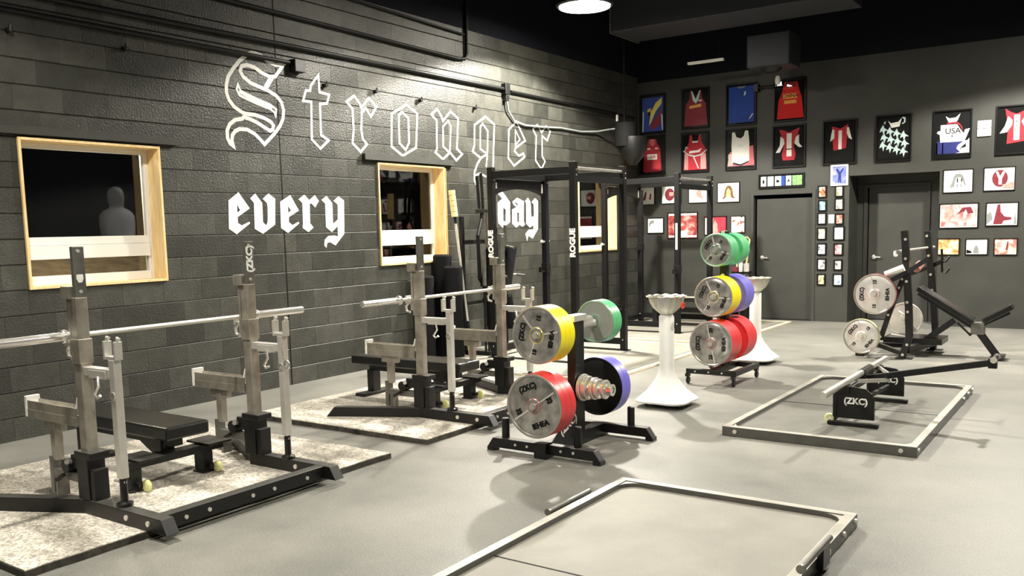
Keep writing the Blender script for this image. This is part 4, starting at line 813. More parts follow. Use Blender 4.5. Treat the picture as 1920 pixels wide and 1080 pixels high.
def power_rack(x0, x1, y0, y1, label, plate_side, big):
    cx, cy = (x0+x1)/2, (y0+y1)/2; z0 = PH; top = 2.35; h = .038
    t = thing('power_rack', (cx, cy, z0), label, 'power rack', 'black power racks by the back corner')
    for x, y in ((x0, y0), (x0, y1), (x1, y0), (x1, y1)):
        p = MB().box(x-h, x+h, y-h, y+h, z0+.008, top).box(x-.07, x+.07, y-.07, y+.07, z0, z0+.008).build('post', 'blackr', t, bevel=.004)
        bolts(MB(), [(x+h, y, top-.09), (x+h, y-.0, top-.15), (x, y-h, .16)], (1, 0, 0), .010, .008).build('bolt', 'satin', p)
    zb = 2.26
    MB().box(x0+h, x1-h, y0-.03, y0+.03, zb-.04, zb+.04).build('top_beam', 'blackr', t, bevel=.003)
    MB().box(x0+h, x1-h, y1-.03, y1+.03, zb-.04, zb+.04).build('top_beam', 'blackr', t, bevel=.003)
    MB().box(x0-.03, x0+.03, y0+h, y1-h, zb-.04, zb+.04).build('top_beam', 'blackr', t, bevel=.003)
    MB().tube((x1, y0+h, zb+.02), (x1, y1-h, zb+.02), .019, 14).build('pull_up_bar', 'chrome', t, smooth=True)
    MB().box(x1-.03, x1+.03, y0+h, y1-h, zb-.135, zb-.06).build('top_beam', 'blackr', t, bevel=.003)
    MB().box(x0-.03, x0+.03, y0+h, y1-h, .08, .16).build('bottom_beam', 'blackr', t, bevel=.003)
    MB().box(x0+h, x1-h, y1-.03, y1+.03, .10, .18).build('bottom_beam', 'blackr', t, bevel=.003)
    if big: MB().box(x0+h, x1-h, y0-.03, y0+.03, .10, .18).build('bottom_beam', 'blackr', t, bevel=.003)
    MB().box(x0+.075, x1-.075, y1-.06, y1+.06, z0+.001, z0+.009).build('floor_plate', 'blackmetal', t)
    MB().box(x0+.075, x1-.075, y0-.05, y0+.05, z0+.001, z0+.009).build('floor_plate', 'blackmetal', t)
    # arched name plate on the wall side
    L = y1-y0-2*h-.01; yy0 = y0+h+.005; n = 16
    arch = [(yy0, 2.215), (yy0+L, 2.215), (yy0+L, 2.00)] + [(yy0+L-L*i/n, 2.00+.10*math.sin(PI*i/n)**.7 if 0 < i < n else 2.0) for i in range(1, n)] + [(yy0, 2.0)]
    pl = MB().prism([arch], lambda u, v, q: Vector((x0+q, u, v)), -.006, .006).build('arched_name_plate', 'blackr', t)
    MB().box(x0+.007, x0+.012, yy0+.03, yy0+.06, 2.10, 2.17).build('plate_bracket', 'satin', pl)
    MB().box(x0+.007, x0+.012, yy0+L-.05, yy0+L-.025, 2.06, 2.18).build('plate_bracket', 'satin', pl)
    return t
ra = power_rack(.87, 2.03, 8.86, 10.07, 'black power rack nearest the camera, white brand name down its front posts', 0, False)
rb = power_rack(.70, 1.90, 12.03, 13.25, 'black power rack standing farther back in the corner', 0, True)
for x, y, rk in ((.87, 8.86, ra), (2.03, 8.86, ra)):
    add_text(MB(), 'ROGUE', .098, (x+.002, y-.0395, 1.425), (0, 0, 1), (-1, 0, 0), .002, .005).build('lettering', 'letterw', rk)
b = MB().box(1.885, 1.915, 11.988, 11.991, 1.25, 1.63); b.build('white_strip', 'letterw', rb)
def rack_hooks(rk, x, y, z, s=1):
    MB().box(x-.045, x+.045, y-.045, y+.045, z, z+.12).box(x-.02, x+.02, y-.14, y-.045, z, z+.02).box(x-.02, x+.02, y-.15, y-.13, z, z+.07).build('bar_catch', 'blackmetal', rk, bevel=.003)
rack_hooks(ra, .87, 10.07, 1.02); rack_hooks(ra, 2.03, 10.07, .55); rack_hooks(rb, .70, 13.25, 1.2); rack_hooks(rb, 1.90, 12.03, .9)
for x, y, z in ((.87, 10.11, 1.42), (.70, 12.07, 1.33)):
    MB().tube((x, y-.12, z), (x+.02, y+.02, z+.01), .012, 8).tube((x, y-.12, z), (x, y-.14, z+.015), .02, 8).build('pin_knob', 'satin', ra if y < 11 else rb)
b2 = thing('low_padded_bench', (1.5, 12.7, PH), 'low black padded bench with a silver edge inside the far power rack', 'bench')
MB().box(1.05, 2.35, 12.75, 13.05, .42, .50).build('pad', 'vinyl', b2, bevel=.012)
MB().box(1.05, 2.35, 12.738, 12.748, .485, .51).build('edge_strip', 'satin', b2)
MB().box(1.12, 1.20, 12.80, 13.0, PH+.001, .42).build('leg', 'black', b2, bevel=.003)
MB().box(2.20, 2.28, 12.80, 13.0, PH+.001, .42).build('leg', 'black', b2, bevel=.003)
MB().box(1.20, 2.20, 12.86, 12.94, .25, .32).build('rail', 'black', b2, bevel=.003)

# ------------------------------------------------------------ bars leaning by the wall
pl = thing('padded_pole', (.45, 8.78, PH), 'steel pole with straw-yellow grips at both ends leaning by the middle window', 'pole')
pb, ptp = Vector((.50, 8.86, PH)), Vector((.33, 8.76, 2.10)); dd = (ptp-pb)
MB().tube(pb+dd*.16, pb+dd*.86, .016, 14).build('pole_shaft', 'satin', pl, smooth=True)
MB().tube(pb+dd*.13, pb+dd*.21, .019, 12).build('dark_collar', 'blackmetal', pl)
MB().tube(pb+dd*.80, pb+dd*.862, .019, 12).build('dark_collar', 'blackmetal', pl)
for a, b_ in ((.0, .155), (.84, 1.0)):
    m_ = MB(); n_ = 5
    for k in range(n_):
        p = pb+dd*(a+(b_-a)*k/n_); q = pb+dd*(a+(b_-a)*(k+.94)/n_); m_.tube(p, q, .042, 16)
    m_.build('grip', 'gold', pl, bevel=.004)
hs = thing('bar_stand', (.5, 9.3, 0), 'black upright stand crowded with specialty bars beside the nearer power rack', 'bar stand')
MB().box(.28, .33, 8.95, 9.0, 0, 1.75).build('post', 'blackr', hs, bevel=.003)
MB().box(.28, .33, 9.62, 9.67, 0, 1.75).build('post', 'blackr', hs, bevel=.003)
MB().box(.28, .33, 9.0, 9.62, 1.40, 1.45).build('rail', 'blackmetal', hs, bevel=.003)
MB().box(.28, .33, 9.0, 9.62, .62, .66).build('rail', 'blackmetal', hs, bevel=.003)
MB().box(.2, .75, 8.90, 8.96, 0, .05).build('foot', 'blackr', hs, bevel=.003)
MB().box(.2, .75, 9.66, 9.72, 0, .05).build('foot', 'blackr', hs, bevel=.003)
def spec_bar(name, y, x, label, forked, zt, pad=True, z0=0.0):
    t = thing(name, (x, y, z0), label, 'specialty barbell', 'specialty bars standing on end by the wall')
    if forked:
        MB().tube((x, y-.05, zt), (x+.03, y-.05, zt-.42), .021, 12).build('sleeve', 'blackmetal', t)
        MB().tube((x, y+.04, zt+.04), (x+.03, y+.03, zt-.42), .021, 12).build('sleeve', 'blackmetal', t)
        MB().box(x+.0, x+.06, y-.10, y+.12, zt-.47, zt-.42).build('yoke_crosspiece', 'black', t, bevel=.004)
        MB().pipe([(x+.03, y+.0, zt-.47), (x+.03, y-.01, zt-.55), (x+.06, y-.14, zt-.76)], .024, 10).build('frame_tube', 'blackr', t)
        MB().pipe([(x+.03, y+.02, zt-.47), (x+.03, y+.05, zt-.55), (x+.06, y+.25, zt-.78)], .018, 10).build('frame_tube', 'galvd', t)
        MB().pipe([(x+.06, y-.14, zt-.76), (x+.08, y-.15, zt-1.3), (x+.10, y-.02, zt-1.5), (x+.1, y+.02, z0+.01)], .024, 10).build('frame_tube', 'blackr', t)
        MB().pipe([(x+.06, y+.25, zt-.78), (x+.08, y+.26, zt-1.3), (x+.10, y+.10, zt-1.5)], .024, 10).build('frame_tube', 'blackr', t)
    else:
        MB().tube((x, y, z0), (x-.0, y+.01, zt), .016, 12).build('shaft', 'blackmetal', t)
        MB().tube((x, y+.005, zt-.42), (x, y+.01, zt+.01), .025, 14).build('sleeve', 'galvd', t)
        if pad:
            MB().tube((x+.03, y-.06, .86), (x+.03, y+.08, 1.34), .085, 16).build('shoulder_pad', 'navyfab', t)
            MB().tube((x+.02, y+.07, .30), (x+.02, y-.02, .72), .075, 16).build('lower_pad', 'navyfab', t)
            MB().pipe([(x, y, 1.35), (x+.10, y-.1, 1.36), (x+.22, y-.12, 1.34)], .016, 10).build('handle', 'galvd', t)
            MB().pipe([(x, y, .98), (x+.10, y+.1, .99), (x+.22, y+.12, .98)], .016, 10).build('handle', 'galvd', t)
    return t
spec_bar('yoke_bar', 9.22, .42, 'forked black yoke bar standing tallest beside the nearer power rack', True, 2.26)
spec_bar('safety_squat_bar', 9.10, .60, 'dark padded squat bar standing in front of the bar stand', False, 1.78)
spec_bar('safety_squat_bar', 9.42, .66, 'dark padded squat bar standing closest to the rack post', False, 1.62)
spec_bar('plain_dark_bar', 9.52, .45, 'thin dark bar with a grey end standing behind the squat bars', False, 2.02, False)
spec_bar('plain_dark_bar', 8.92, .68, 'short dark bar standing beside the yellow-gripped pole', False, 1.30, False)
for k, (y, zt_, lab) in enumerate([(8.42, 1.05, 'shortest black rolled mat standing by the wall under the middle window'), (8.70, 1.16, 'middle black rolled mat standing by the wall beside the middle window'), (8.82, 1.30, 'tallest black rolled mat standing by the wall beside the bar stand')]):
    rm = MB(); prof = [(0, PH+.002), (.115, PH+.002), (.118, PH+.02), (.112, zt_*.5), (.118, zt_-.02), (.10, zt_), (.08, zt_-.01), (.06, zt_), (.03, zt_-.01), (0, zt_)]
    tag(rm.lathe(prof, 24, 'Z', (.13 if k != 1 else .38, y-.02*k, 0)).build('rolled_mat', 'navyfab', smooth=True), lab, 'mat', 'black mats rolled up by the wall')

# ------------------------------------------------------------ weight plates
# a plate is modelled around the world Y axis, its printed face looking towards -Y
M['galv2'] = mat('polished_lip', (.50, .485, .45), .28, metal=.7)
def plate(x, y, z, r, th, colr, label, face='plate', tilt=0.0, axis='-Y', detail=True, kg='25', group=None, txt=True):
    t = thing('weight_plate', (x, y, z), label, 'weight plate', group)
    lip = .014
    MB().lathe([(.026, .0), (.026, th), (r*.30, th), (r*.33, th-.006), (r-.03, th-.006), (r-.024, th), (r-.0015, th), (r, th-.0015), (r, .0015), (r-.0015, 0), (r-lip, 0), (r-lip-.004, .007), (.06, .007), (.055, 0), (.026, 0)], 64, 'Y', (x, y, z)).build('disc', colr, t, smooth=True)
    if detail:
        MB().lathe([(.028, .0065), (.028, -.001), (.050, -.003), (.056, .002), (.07, .0055), (r*.62, .004), (r*.90, .0045), (r*.915, .0068)], 64, 'Y', (x, y, z)).build('face_plate', face, t, smooth=True)
        MB().lathe([(r*.91, .0068), (r*.91, .003), (r*.93, -.002), (r-.003, -.0035), (r-.001, .0005), (r-.016, .0068)], 64, 'Y', (x, y, z)).build('raised_lip', 'galv2' if face != 'ink' else 'ink', t, smooth=True)
        if face in ('plate', 'platew'):
            for a in ((50, 170, 290) if r < .21 else (12, 192)):
                c, s = math.cos(R(a)+tilt), math.sin(R(a)+tilt)
                MB().beam((x+c*.06, y+.002, z+s*.06), (x+c*r*.86, y+.0025, z+s*r*.86), .012, .003, upv=(0, -1, 0)).build('rib', 'satin', t, bevel=.001)
        MB().lathe([(0, -.028), (.020, -.028), (.024, -.022), (.024, -.004), (.0, -.003)], 24, 'Y', (x, y, z)).build('peg_cap', 'chrome', t, smooth=True)
        if txt:
            ct, st = math.cos(tilt), math.sin(tilt)
            X = Vector((ct, 0, st)); Y = Vector((-st, 0, ct)); o = Vector((x, y+.0015, z)); q = r*.60
            for tx, sz, at_ in (('(ZKC)', .25, Y*q), ('IEHEA', .235, -Y*q), (kg, .22, X*q), (kg, .22, -X*q)):
                add_text(MB(), tx, r*sz, o+at_, X, Y, .003, .0022*r/.225).build('lettering', 'ink', t)
    return t
# --- plate tree nearest the camera
TX, TY = 3.97, 5.56
tr = thing('plate_tree', (TX, 5.5, 0), 'black plate tree with chrome pegs standing in the middle of the floor nearest the camera', 'plate tree', 'black weight plate trees')
for yy, nm in ((5.13, 'front_foot'), (5.93, 'rear_foot')):
    MB().beam((3.54, yy, .062), (4.375, yy, .062), .07, .07, cut0=.05, cut1=.05).build(nm, 'black', tr, bevel=.004)
bolts(MB(), [(q, 5.094, .065) for q in (3.74, 3.84, 4.12, 4.22)], (0, -1, 0), .010, .006).build('bolt', 'satin', tr)
for yy in (5.13, 5.93):
    for xx in (3.52, 4.40): MB().beam((xx-.03, yy, .014), (xx+.03, yy, .014), .07, .027).build('rubber_foot', 'blackmetal', tr)
MB().beam((TX, 5.09, .05), (TX, 5.98, .05), .09, .09).beam((TX, 5.055, .055), (TX, 5.15, .055), .10, .11).build('base_spine', 'black', tr, bevel=.004)
MB().box(TX-.035, TX+.035, TY-.055, TY+.075, .09, .95).build('post', 'black', tr, bevel=.004)
MB().box(TX-.05, TX+.05, TY-.10, TY+.12, .09, .105).build('post_flange', 'black', tr, bevel=.003)
gp = MB().prism([[(5.14, .09), (5.62, .09), (5.56, .60), (5.50, .60), (5.44, .38), (5.30, .20)]], lambda u, v, q: Vector((TX+q, u, v)), .036, .044).build('gusset_panel', 'black', tr)
add_text(MB(), '(ZKC)', .09, (TX+.0452, 5.38, .19), (0, 1, .35), (0, -.35, 1), .002, .003).build('lettering', 'letterw', gp)
def peg(parent, p0, p1, r=.0245, m='chrome'):
    return MB().tube(p0, p1, r, 24).build('peg', m, parent, smooth=True)
peg(tr, (TX, TY-.055, .385), (TX, 4.985, .385)); peg(tr, (TX, TY-.055, .87), (TX, 5.035, .87))
peg(tr, (TX, TY+.075, .385), (TX, 6.14, .385)); peg(tr, (TX, TY+.075, .87), (TX, 6.08, .87))
peg(tr, (TX+.035, TY+.01, .43), (TX+.30, TY+.01, .43), .022)
MB().box(TX-.045, TX+.045, TY-.08, TY+.10, .92, .965).tube((TX-.03, TY-.12, .905), (TX-.03, TY+.28, .905), .032, 20).build('top_sleeve', 'satin', tr, bevel=.002)
for q in ((3.62, 5.15), (4.225, 5.15), (4.235, 5.93)):
    MB().lathe([(0, .098), (.028, .098), (.028, .235), (.024, .24), (0, .24)], 20, 'Z', (q[0], q[1], 0)).build('bar_holder', 'black', tr, smooth=True)
GP = 'coloured plates on the plate tree nearest the camera'
for k in range(3):
    plate(TX, 4.995+.064*k, .385, .225, .062, 'red', ['red-rimmed steel-faced plate at the front of the lower peg, tree nearest the camera', 'middle red plate of the three on the lower front peg, tree nearest the camera', 'innermost red plate on the lower front peg, tree nearest the camera'][k], tilt=R(22), detail=(k == 0), kg='25', group=GP)
for k in range(3):
    plate(TX, 5.045+.062*k, .87, .2, .060, 'yellow', ['yellow-rimmed steel-faced plate at the front of the upper peg, tree nearest the camera', 'middle yellow plate of three on the upper front peg, tree nearest the camera', 'innermost yellow plate on the upper front peg, tree nearest the camera'][k], tilt=R(80), detail=(k == 0), kg='15', group=GP)
for k in range(2):
    plate(TX, 5.87+.07*k, .385, .225, .068, 'blue', ['blue plate with a black face on the lower rear peg, tree nearest the camera', 'outer blue plate on the lower rear peg, tree nearest the camera'][k], face='ink', detail=(k == 0), group=GP, txt=False)
for k in range(3):
    plate(TX, 5.86+.045*k, .885, .1625, .043, 'green', ['green plate nearest the post on the upper rear peg, tree nearest the camera', 'middle green plate on the upper rear peg, tree nearest the camera', 'outer green plate on the upper rear peg, tree nearest the camera'][k], face='greyp', detail=(k == 0), group=GP, txt=False)
def small_plate(x0, x1, y, z, r, label):
    t = thing('change_plate', ((x0+x1)/2, y, z), label, 'weight plate', 'small chrome change plates on the side peg')
    MB().lathe([(.0228, x0), (r-.004, x0), (r, x0+.003), (r, x1-.003), (r-.004, x1), (r*.8, x1), (r*.76, x1-.004), (.035, x1-.004), (.033, x1), (.0228, x1)], 36, 'X', (0, y, z)).build('disc', 'satin', t, smooth=True)
small_plate(4.02, 4.045, TY+.01, .43, .10, 'largest dark chrome change plate, closest to the post')
small_plate(4.05, 4.085, TY+.01, .43, .088, 'second chrome change plate from the post on the side peg')
small_plate(4.115, 4.14, TY+.01, .43, .082, 'third chrome change plate from the post on the side peg')
small_plate(4.145, 4.17, TY+.01, .43, .074, 'fourth chrome change plate from the post on the side peg')
small_plate(4.20, 4.225, TY+.01, .43, .070, 'outermost small chrome change plate on the side peg')
cl = thing('spring_collar', (4.26, TY+.01, .43), 'small bright collar closing the side peg of the nearest plate tree', 'collar')
MB().lathe([(.0228, 4.235), (.044, 4.235), (.044, 4.275), (.0228, 4.275)], 24, 'X', (0, TY+.01, .43)).build('collar_ring', 'chrome', cl, smooth=True)
MB().tube((4.255, TY-.03, .45), (4.255, TY-.075, .47), .008, 8).build('collar_lever', 'chrome', cl)

# --- wheeled plate tree
QX, QY = 3.93, 8.62
t2 = thing('plate_tree', (QX, QY, 0), 'black plate tree on castor wheels carrying three levels of plates, behind the white chalk stand', 'plate tree', 'black weight plate trees')
zf = .135
MB().beam((3.66, 8.30, zf), (4.16, 8.30, zf), .05, .05).build('base_rail', 'black', t2, bevel=.003)
MB().beam((3.66, 8.93, zf), (4.16, 8.93, zf), .05, .05).build('base_rail', 'black', t2, bevel=.003)
MB().beam((4.16, 8.275, zf), (4.16, 8.955, zf), .05, .05).build('base_rail', 'black', t2, bevel=.003)
MB().beam((QX, 8.325, zf), (QX, 8.905, zf), .07, .06).build('base_rail', 'black', t2, bevel=.003)
bolts(MB(), [(q, 8.275, zf) for q in (3.76, 3.90, 4.04)], (0, -1, 0), .009, .006).build('bolt', 'satin', t2)
for x, y in ((3.67, 8.30), (4.15, 8.30), (3.67, 8.93), (4.16, 8.93)):
    c = MB().box(x-.018, x+.018, y-.03, y+.03, .075, .108).build('castor_fork', 'blackmetal', t2, bevel=.002)
    MB().lathe([(0, -.013), (.030, -.013), (.036, -.008), (.036, .008), (.030, .013), (0, .013)], 24, 'X', (x, y+.01, .038)).build('castor_wheel', 'black', c, smooth=True)
MB().box(QX-.035, QX+.035, QY-.04, QY+.04, .165, 1.53).build('post', 'black', t2, bevel=.004)
MB().prism([[(8.53, .166), (8.695, .166), (8.665, .34), (8.575, .34)]], lambda u, v, q: Vector((QX+q, u, v)), -.034, .034).build('gusset_panel', 'black', t2)
for zz, a, b_ in ((.425, 8.24, 9.02), (.885, 8.30, 9.02), (1.345, 8.34, 8.98)):
    peg(t2, (QX, QY-.04, zz), (QX, a-.01, zz)); peg(t2, (QX, QY+.04, zz), (QX, b_, zz))
    MB().tube((QX, QY-.05, zz+.2 if zz < 1.3 else zz+.17), (QX, QY+.05, zz+.2 if zz < 1.3 else zz+.17), .02, 12).build('stub', 'satin', t2)
GP2 = 'coloured plates on the wheeled plate tree'
def stack2(z, r, th, n, yfront, yback, cf, cb, names, kg, tilt):
    for k in range(n): plate(QX, yfront+(th+.002)*k, z, r, th, cf, names[0] if k == 0 else names[0].replace('steel-faced', 'plain').replace('front', 'inner'), tilt=tilt, detail=(k == 0), kg=kg, group=GP2)
    for k in range(n): plate(QX, yback+(th+.002)*k, z, r, th, cb, names[1] if k == 0 else names[1].replace('nearer', 'outer'), detail=False, group=GP2)
stack2(.425, .225, .13, 2, 8.26, 8.70, 'red', 'red', ('red-rimmed steel-faced plate at the front of the lowest level, wheeled plate tree', 'nearer red plate behind the post on the lowest level, wheeled plate tree'), '25', R(90))
stack2(.885, .2, .12, 2, 8.32, 8.70, 'yellow', 'blue', ('yellow-rimmed steel-faced plate at the front of the middle level, wheeled plate tree', 'nearer blue plate behind the post on the middle level, wheeled plate tree'), '15', R(65))
stack2(1.345, .1625, .10, 2, 8.38, 8.70, 'green', 'green', ('green-rimmed steel-faced plate at the front of the top level, wheeled plate tree', 'nearer green plate behind the post on the top level, wheeled plate tree'), '10', R(55))

# ------------------------------------------------------------ chalk stands
def chalk_stand(x, y, label, blabel):
    t = thing('chalk_stand', (x, y, 0), label, 'chalk stand', 'white pedestal chalk stands')
    # eight-sided column flaring into a scalloped base
    def ring(bm, r, z, sc=0.0):
        L = []
        for k in range(32):
            a = 2*PI*k/32+PI/8; rr = r*(1+sc*math.cos(4*(a-PI/4)))
            L.append(bm.verts.new((x+rr*math.cos(a), y+rr*math.sin(a), z)))
        return L
    b = MB(); prof = [(.02, .812, 0), (.058, .812, 0), (.066, .80, 0), (.066, .36, 0), (.073, .30, .03), (.10, .24, .06), (.17, .14, .09), (.245, .075, .11), (.262, .06, .11), (.258, .045, .11), (.02, .045, 0)]
    rs = [ring(b.bm, *p) for p in prof]
    for A, B in zip(rs, rs[1:]):
        for i in range(32): b.bm.faces.new([A[i], A[(i+1) % 32], B[(i+1) % 32], B[i]])
    b.bm.faces.new(rs[0]); b.bm.faces.new(rs[-1][::-1])
    b.build('pedestal', 'white', t, smooth=True)
    MB().box(x-.17, x+.17, y-.12, y+.12, .028, .043).build('base_board', 'black', t, bevel=.002)
    for sx in (-1, 1):
        for sy in (-1, 1): MB().tube((x+sx*.15, y+sy*.10-.012, .0165), (x+sx*.15, y+sy*.10+.012, .0165), .0165, 14).box(x+sx*.15-.01, x+sx*.15+.01, y+sy*.10-.016, y+sy*.10+.016, .018, .04).build('castor', 'black', t)
    bw = thing('chalk_bowl', (x, y, .813), blabel, 'bowl', 'metal chalk bowls')
    b = MB(); prof = [(.0, .815), (.05, .815), (.065, .83), (.115, .875), (.145, .93), (.155, .97), (.175, .978), (.172, .984), (.148, .978), (.135, .93), (.10, .88), (.05, .84), (0, .838)]
    N = 64; rings = []
    for r, z in prof:
        if r == 0: rings.append([b.bm.verts.new((x, y, z))]); continue
        rings.append([b.bm.verts.new((x+(r*(1+.035*math.cos(12*2*PI*k/N)*(r > .06)))*math.cos(2*PI*k/N), y+(r*(1+.035*math.cos(12*2*PI*k/N)*(r > .06)))*math.sin(2*PI*k/N), z+(.004*math.cos(12*2*PI*k/N+1) if z > .965 else 0))) for k in range(N)])
    for A, B in zip(rings, rings[1:]):
        for i in range(N):
            j = (i+1) % N
            if len(A) == 1: b.bm.faces.new([A[0], B[j], B[i]])
            elif len(B) == 1: b.bm.faces.new([A[i], A[j], B[0]])
            else: b.bm.faces.new([A[i], A[j], B[j], B[i]])
    b.build('fluted_shell', 'bowl', bw, smooth=True)
    return t
chalk_stand(3.945, 7.2, 'white pedestal stand between the two plate trees', 'fluted metal chalk bowl on the white stand between the two plate trees')
chalk_stand(3.79, 9.95, 'white pedestal stand half hidden behind the wheeled plate tree', 'fluted metal chalk bowl half hidden behind the wheeled plate tree')
rg = tag(MB().lathe([(.016, -.008), (.028, -.006), (.030, 0), (.028, .006), (.016, .008), (.014, 0), (.016, -.008)], 24, 'X', (4.125, 7.14, .905)).build('rubber_ring', 'redp', smooth=True), 'small red rubber ring hanging on the side of the nearer chalk bowl', 'ring')
random.seed(3)
for i, (cx, cy) in enumerate(((3.93, 7.19), (3.97, 7.22), (3.93, 7.24), (3.77, 9.94), (3.81, 9.97))):
    b = MB(); bmesh.ops.create_icosphere(b.bm, subdivisions=2, radius=.045)
    for v in b.bm.verts: v.co = Vector((v.co.x*random.uniform(.8, 1.15), v.co.y*random.uniform(.8, 1.15), v.co.z*.5*random.uniform(.8, 1.1)))
    bmesh.ops.translate(b.bm, vec=(cx, cy, .862+.022*(i % 3)), verts=b.bm.verts)
    tag(b.build('chalk_block', 'chalk'), 'white chalk lump in the nearer metal bowl' if i < 3 else 'white chalk lump in the farther metal bowl', 'chalk', 'chalk lumps in the nearer bowl' if i < 3 else 'chalk lumps in the farther bowl')

# ------------------------------------------------------------ framed lifting platforms
def frame_platform(x0, x1, y0, y1, label, handles, seam, topm):
    t = thing('framed_platform', ((x0+x1)/2, (y0+y1)/2, 0), label, 'lifting platform', 'steel-framed rubber lifting platforms')
    fw = .055; fh = .075
    MB().box(x0+fw, x1-fw, y0+fw, y1-fw, .001, .045).build('rubber_surface', topm, t)
    for nm, q in (('side_rail', (x0, x0+fw, y0+fw, y1-fw)), ('side_rail', (x1-fw, x1, y0+fw, y1-fw)), ('end_rail', (x0-.0, x1+.0, y0, y0+fw)), ('end_rail', (x0, x1, y1-fw, y1))):
        MB().box(*q, .001, fh).build(nm, 'galvd' if False else 'frameb', t, bevel=.004)
    # corner gussets with a curved inside edge
    for sx, sy in ((0, 0), (1, 0), (0, 1), (1, 1)):
        cx, cy = (x0+fw if sx == 0 else x1-fw), (y0+fw if sy == 0 else y1-fw); s1 = 1 if sx == 0 else -1; s2 = 1 if sy == 0 else -1; q = .11
        pts = [(cx, cy), (cx+s1*q, cy)]+[(cx+s1*q*(1-math.sin(a)), cy+s2*q*(1-math.cos(a))) for a in [R(15*k) for k in range(1, 6)]]+[(cx, cy+s2*q)]
        MB().prism([pts], lambda u, v, w_: Vector((u, v, w_)), .0455, .068).build('corner_gusset', 'frameb', t)
    bolts(MB(), [(x0+.10, y0, .04), (x1-.10, y0, .04)], (0, -1, 0), .016, .008).build('bolt', 'satin', t)
    bolts(MB(), [(x1, y0+.05, .045), (x1, y1-.05, .045), (x1, y1-.28, .045), (x1, y1-.56, .045)], (1, 0, 0), .016, .010).build('bolt', 'satin', t)
    if seam: MB().box(x0+fw, x1-.001, seam-.004, seam+.004, .0452, .0475).build('seam', 'ink', t)
    if handles:
        for xs, s in ((x0, -1), (x1, 1)):
            pz = .075 if s < 0 else .145; ye = 4.36 if s < 0 else 4.08
            h = MB().box(min(xs, xs+s*.03), max(xs, xs+s*.03), ye-.11, ye, .02, pz-.012).build('band_peg_bracket', 'blackmetal', t, bevel=.003)
            MB().tube((xs+s*.028, ye, pz), (xs+s*.028, ye-.44, pz), .015, 14).lathe([(0, ye-.455), (.020, ye-.455), (.020, ye-.437), (0, ye-.437)], 14, 'Y', (xs+s*.028, 0, pz)).build('band_peg', 'galvd', h)
    return t
M['frameb'] = mat('frame_paint', (.06, .058, .05), .45, spec=1.0, coat=.3, noise=.25, nscale=9)
lit_tops(M['frameb'], .95, (.50, .48, .41))  # rail tops painted paler to stand in for lamp sheen
frame_platform(4.79, 6.17, 2.0, 4.72, 'steel-framed pale rubber platform with band pegs at the bottom edge of the photo', True, 3.3, 'rubberl')
frame_platform(4.80, 6.17, 6.33, 8.99, 'steel-framed darker rubber platform with a bar jack on it', False, 7.62, 'rubberm')

# ------------------------------------------------------------ bar jack on the platform
jk = thing('deadlift_bar_jack', (5.6, 7.3, .046), 'black deadlift bar jack with two lettered side plates and a long lever', 'bar jack')
def side_plate(y, s):
    pts = [(5.465, .10), (5.765, .10), (5.765, .25), (5.745, .30), (5.70, .335), (5.62, .345), (5.545, .345), (5.48, .30)]
    p = MB().prism([pts], lambda u, v, q: Vector((u, y+q, v)), -.008, .008).build('side_plate', 'black', jk)
    add_text(MB(), '(ZKC)', .066, (5.63, y-.0092, .235), (1, 0, 0), (0, 0, 1), .0016, .0025).build('lettering', 'letterw', p)
    MB().beam((5.43, y-.02, .062), (5.80, y-.02, .062), .05, .03).build('base_bar', 'black', jk, bevel=.003)
    MB().box(5.462, 5.49, y-.012, y+.06, .08, .33).build('edge_flange', 'black', jk, bevel=.002)
side_plate(6.93, 1); side_plate(8.02, 1)
MB().tube((5.55, 6.98, .30), (5.55, 8.0, .30), .028, 16).build('pivot_tube', 'black', jk, smooth=True)
MB().tube((5.545, 6.33, .372), (5.545, 7.45, .372), .026, 20).build('lift_tube', 'satin', jk, smooth=True)
MB().tube((5.545, 7.75, .372), (5.545, 8.34, .372), .026, 20).build('lift_tube', 'satin', jk, smooth=True)
MB().box(5.515, 5.575, 7.45, 7.75, .325, .39).tube((5.545, 7.45, .372), (5.545, 7.75, .372), .032, 16).build('pivot_block', 'blackmetal', jk, bevel=.004)
MB().box(5.505, 5.585, 6.90, 7.0, .30, .352).build('saddle', 'blackmetal', jk, bevel=.003)
MB().box(5.505, 5.585, 7.98, 8.08, .30, .352).build('saddle', 'blackmetal', jk, bevel=.003)
lv = MB().beam((5.57, 7.6, .31), (6.48, 7.6, .50), .035, .05).build('lever', 'black', jk, bevel=.003)
MB().tube((6.485, 7.50, .53), (6.485, 7.70, .53), .017, 14).box(6.44, 6.50, 7.57, 7.63, .455, .53).build('lever_grip', 'blackmetal', lv)
MB().tube((6.485, 7.49, .53), (6.485, 7.498, .53), .024, 14).tube((6.485, 7.702, .53), (6.485, 7.71, .53), .024, 14).build('grip_end', 'satin', lv)
MB().beam((5.58, 7.2, .345), (5.72, 7.62, .30), .012, .03).beam((5.57, 7.95, .35), (5.75, 7.62, .33), .012, .03).build('brace', 'satin', jk)
MB().beam((5.60, 7.02, .20), (5.66, 7.9, .20), .03, .03).build('tie_bar', 'black', jk, bevel=.002)
MB().lathe([(.018, -.012), (.034, -.014), (.040, 0), (.034, .014), (.018, .012), (.018, -.012)], 24, 'Y', (5.437, 6.93, .088)).build('wheel', 'yellowr', jk, smooth=True)
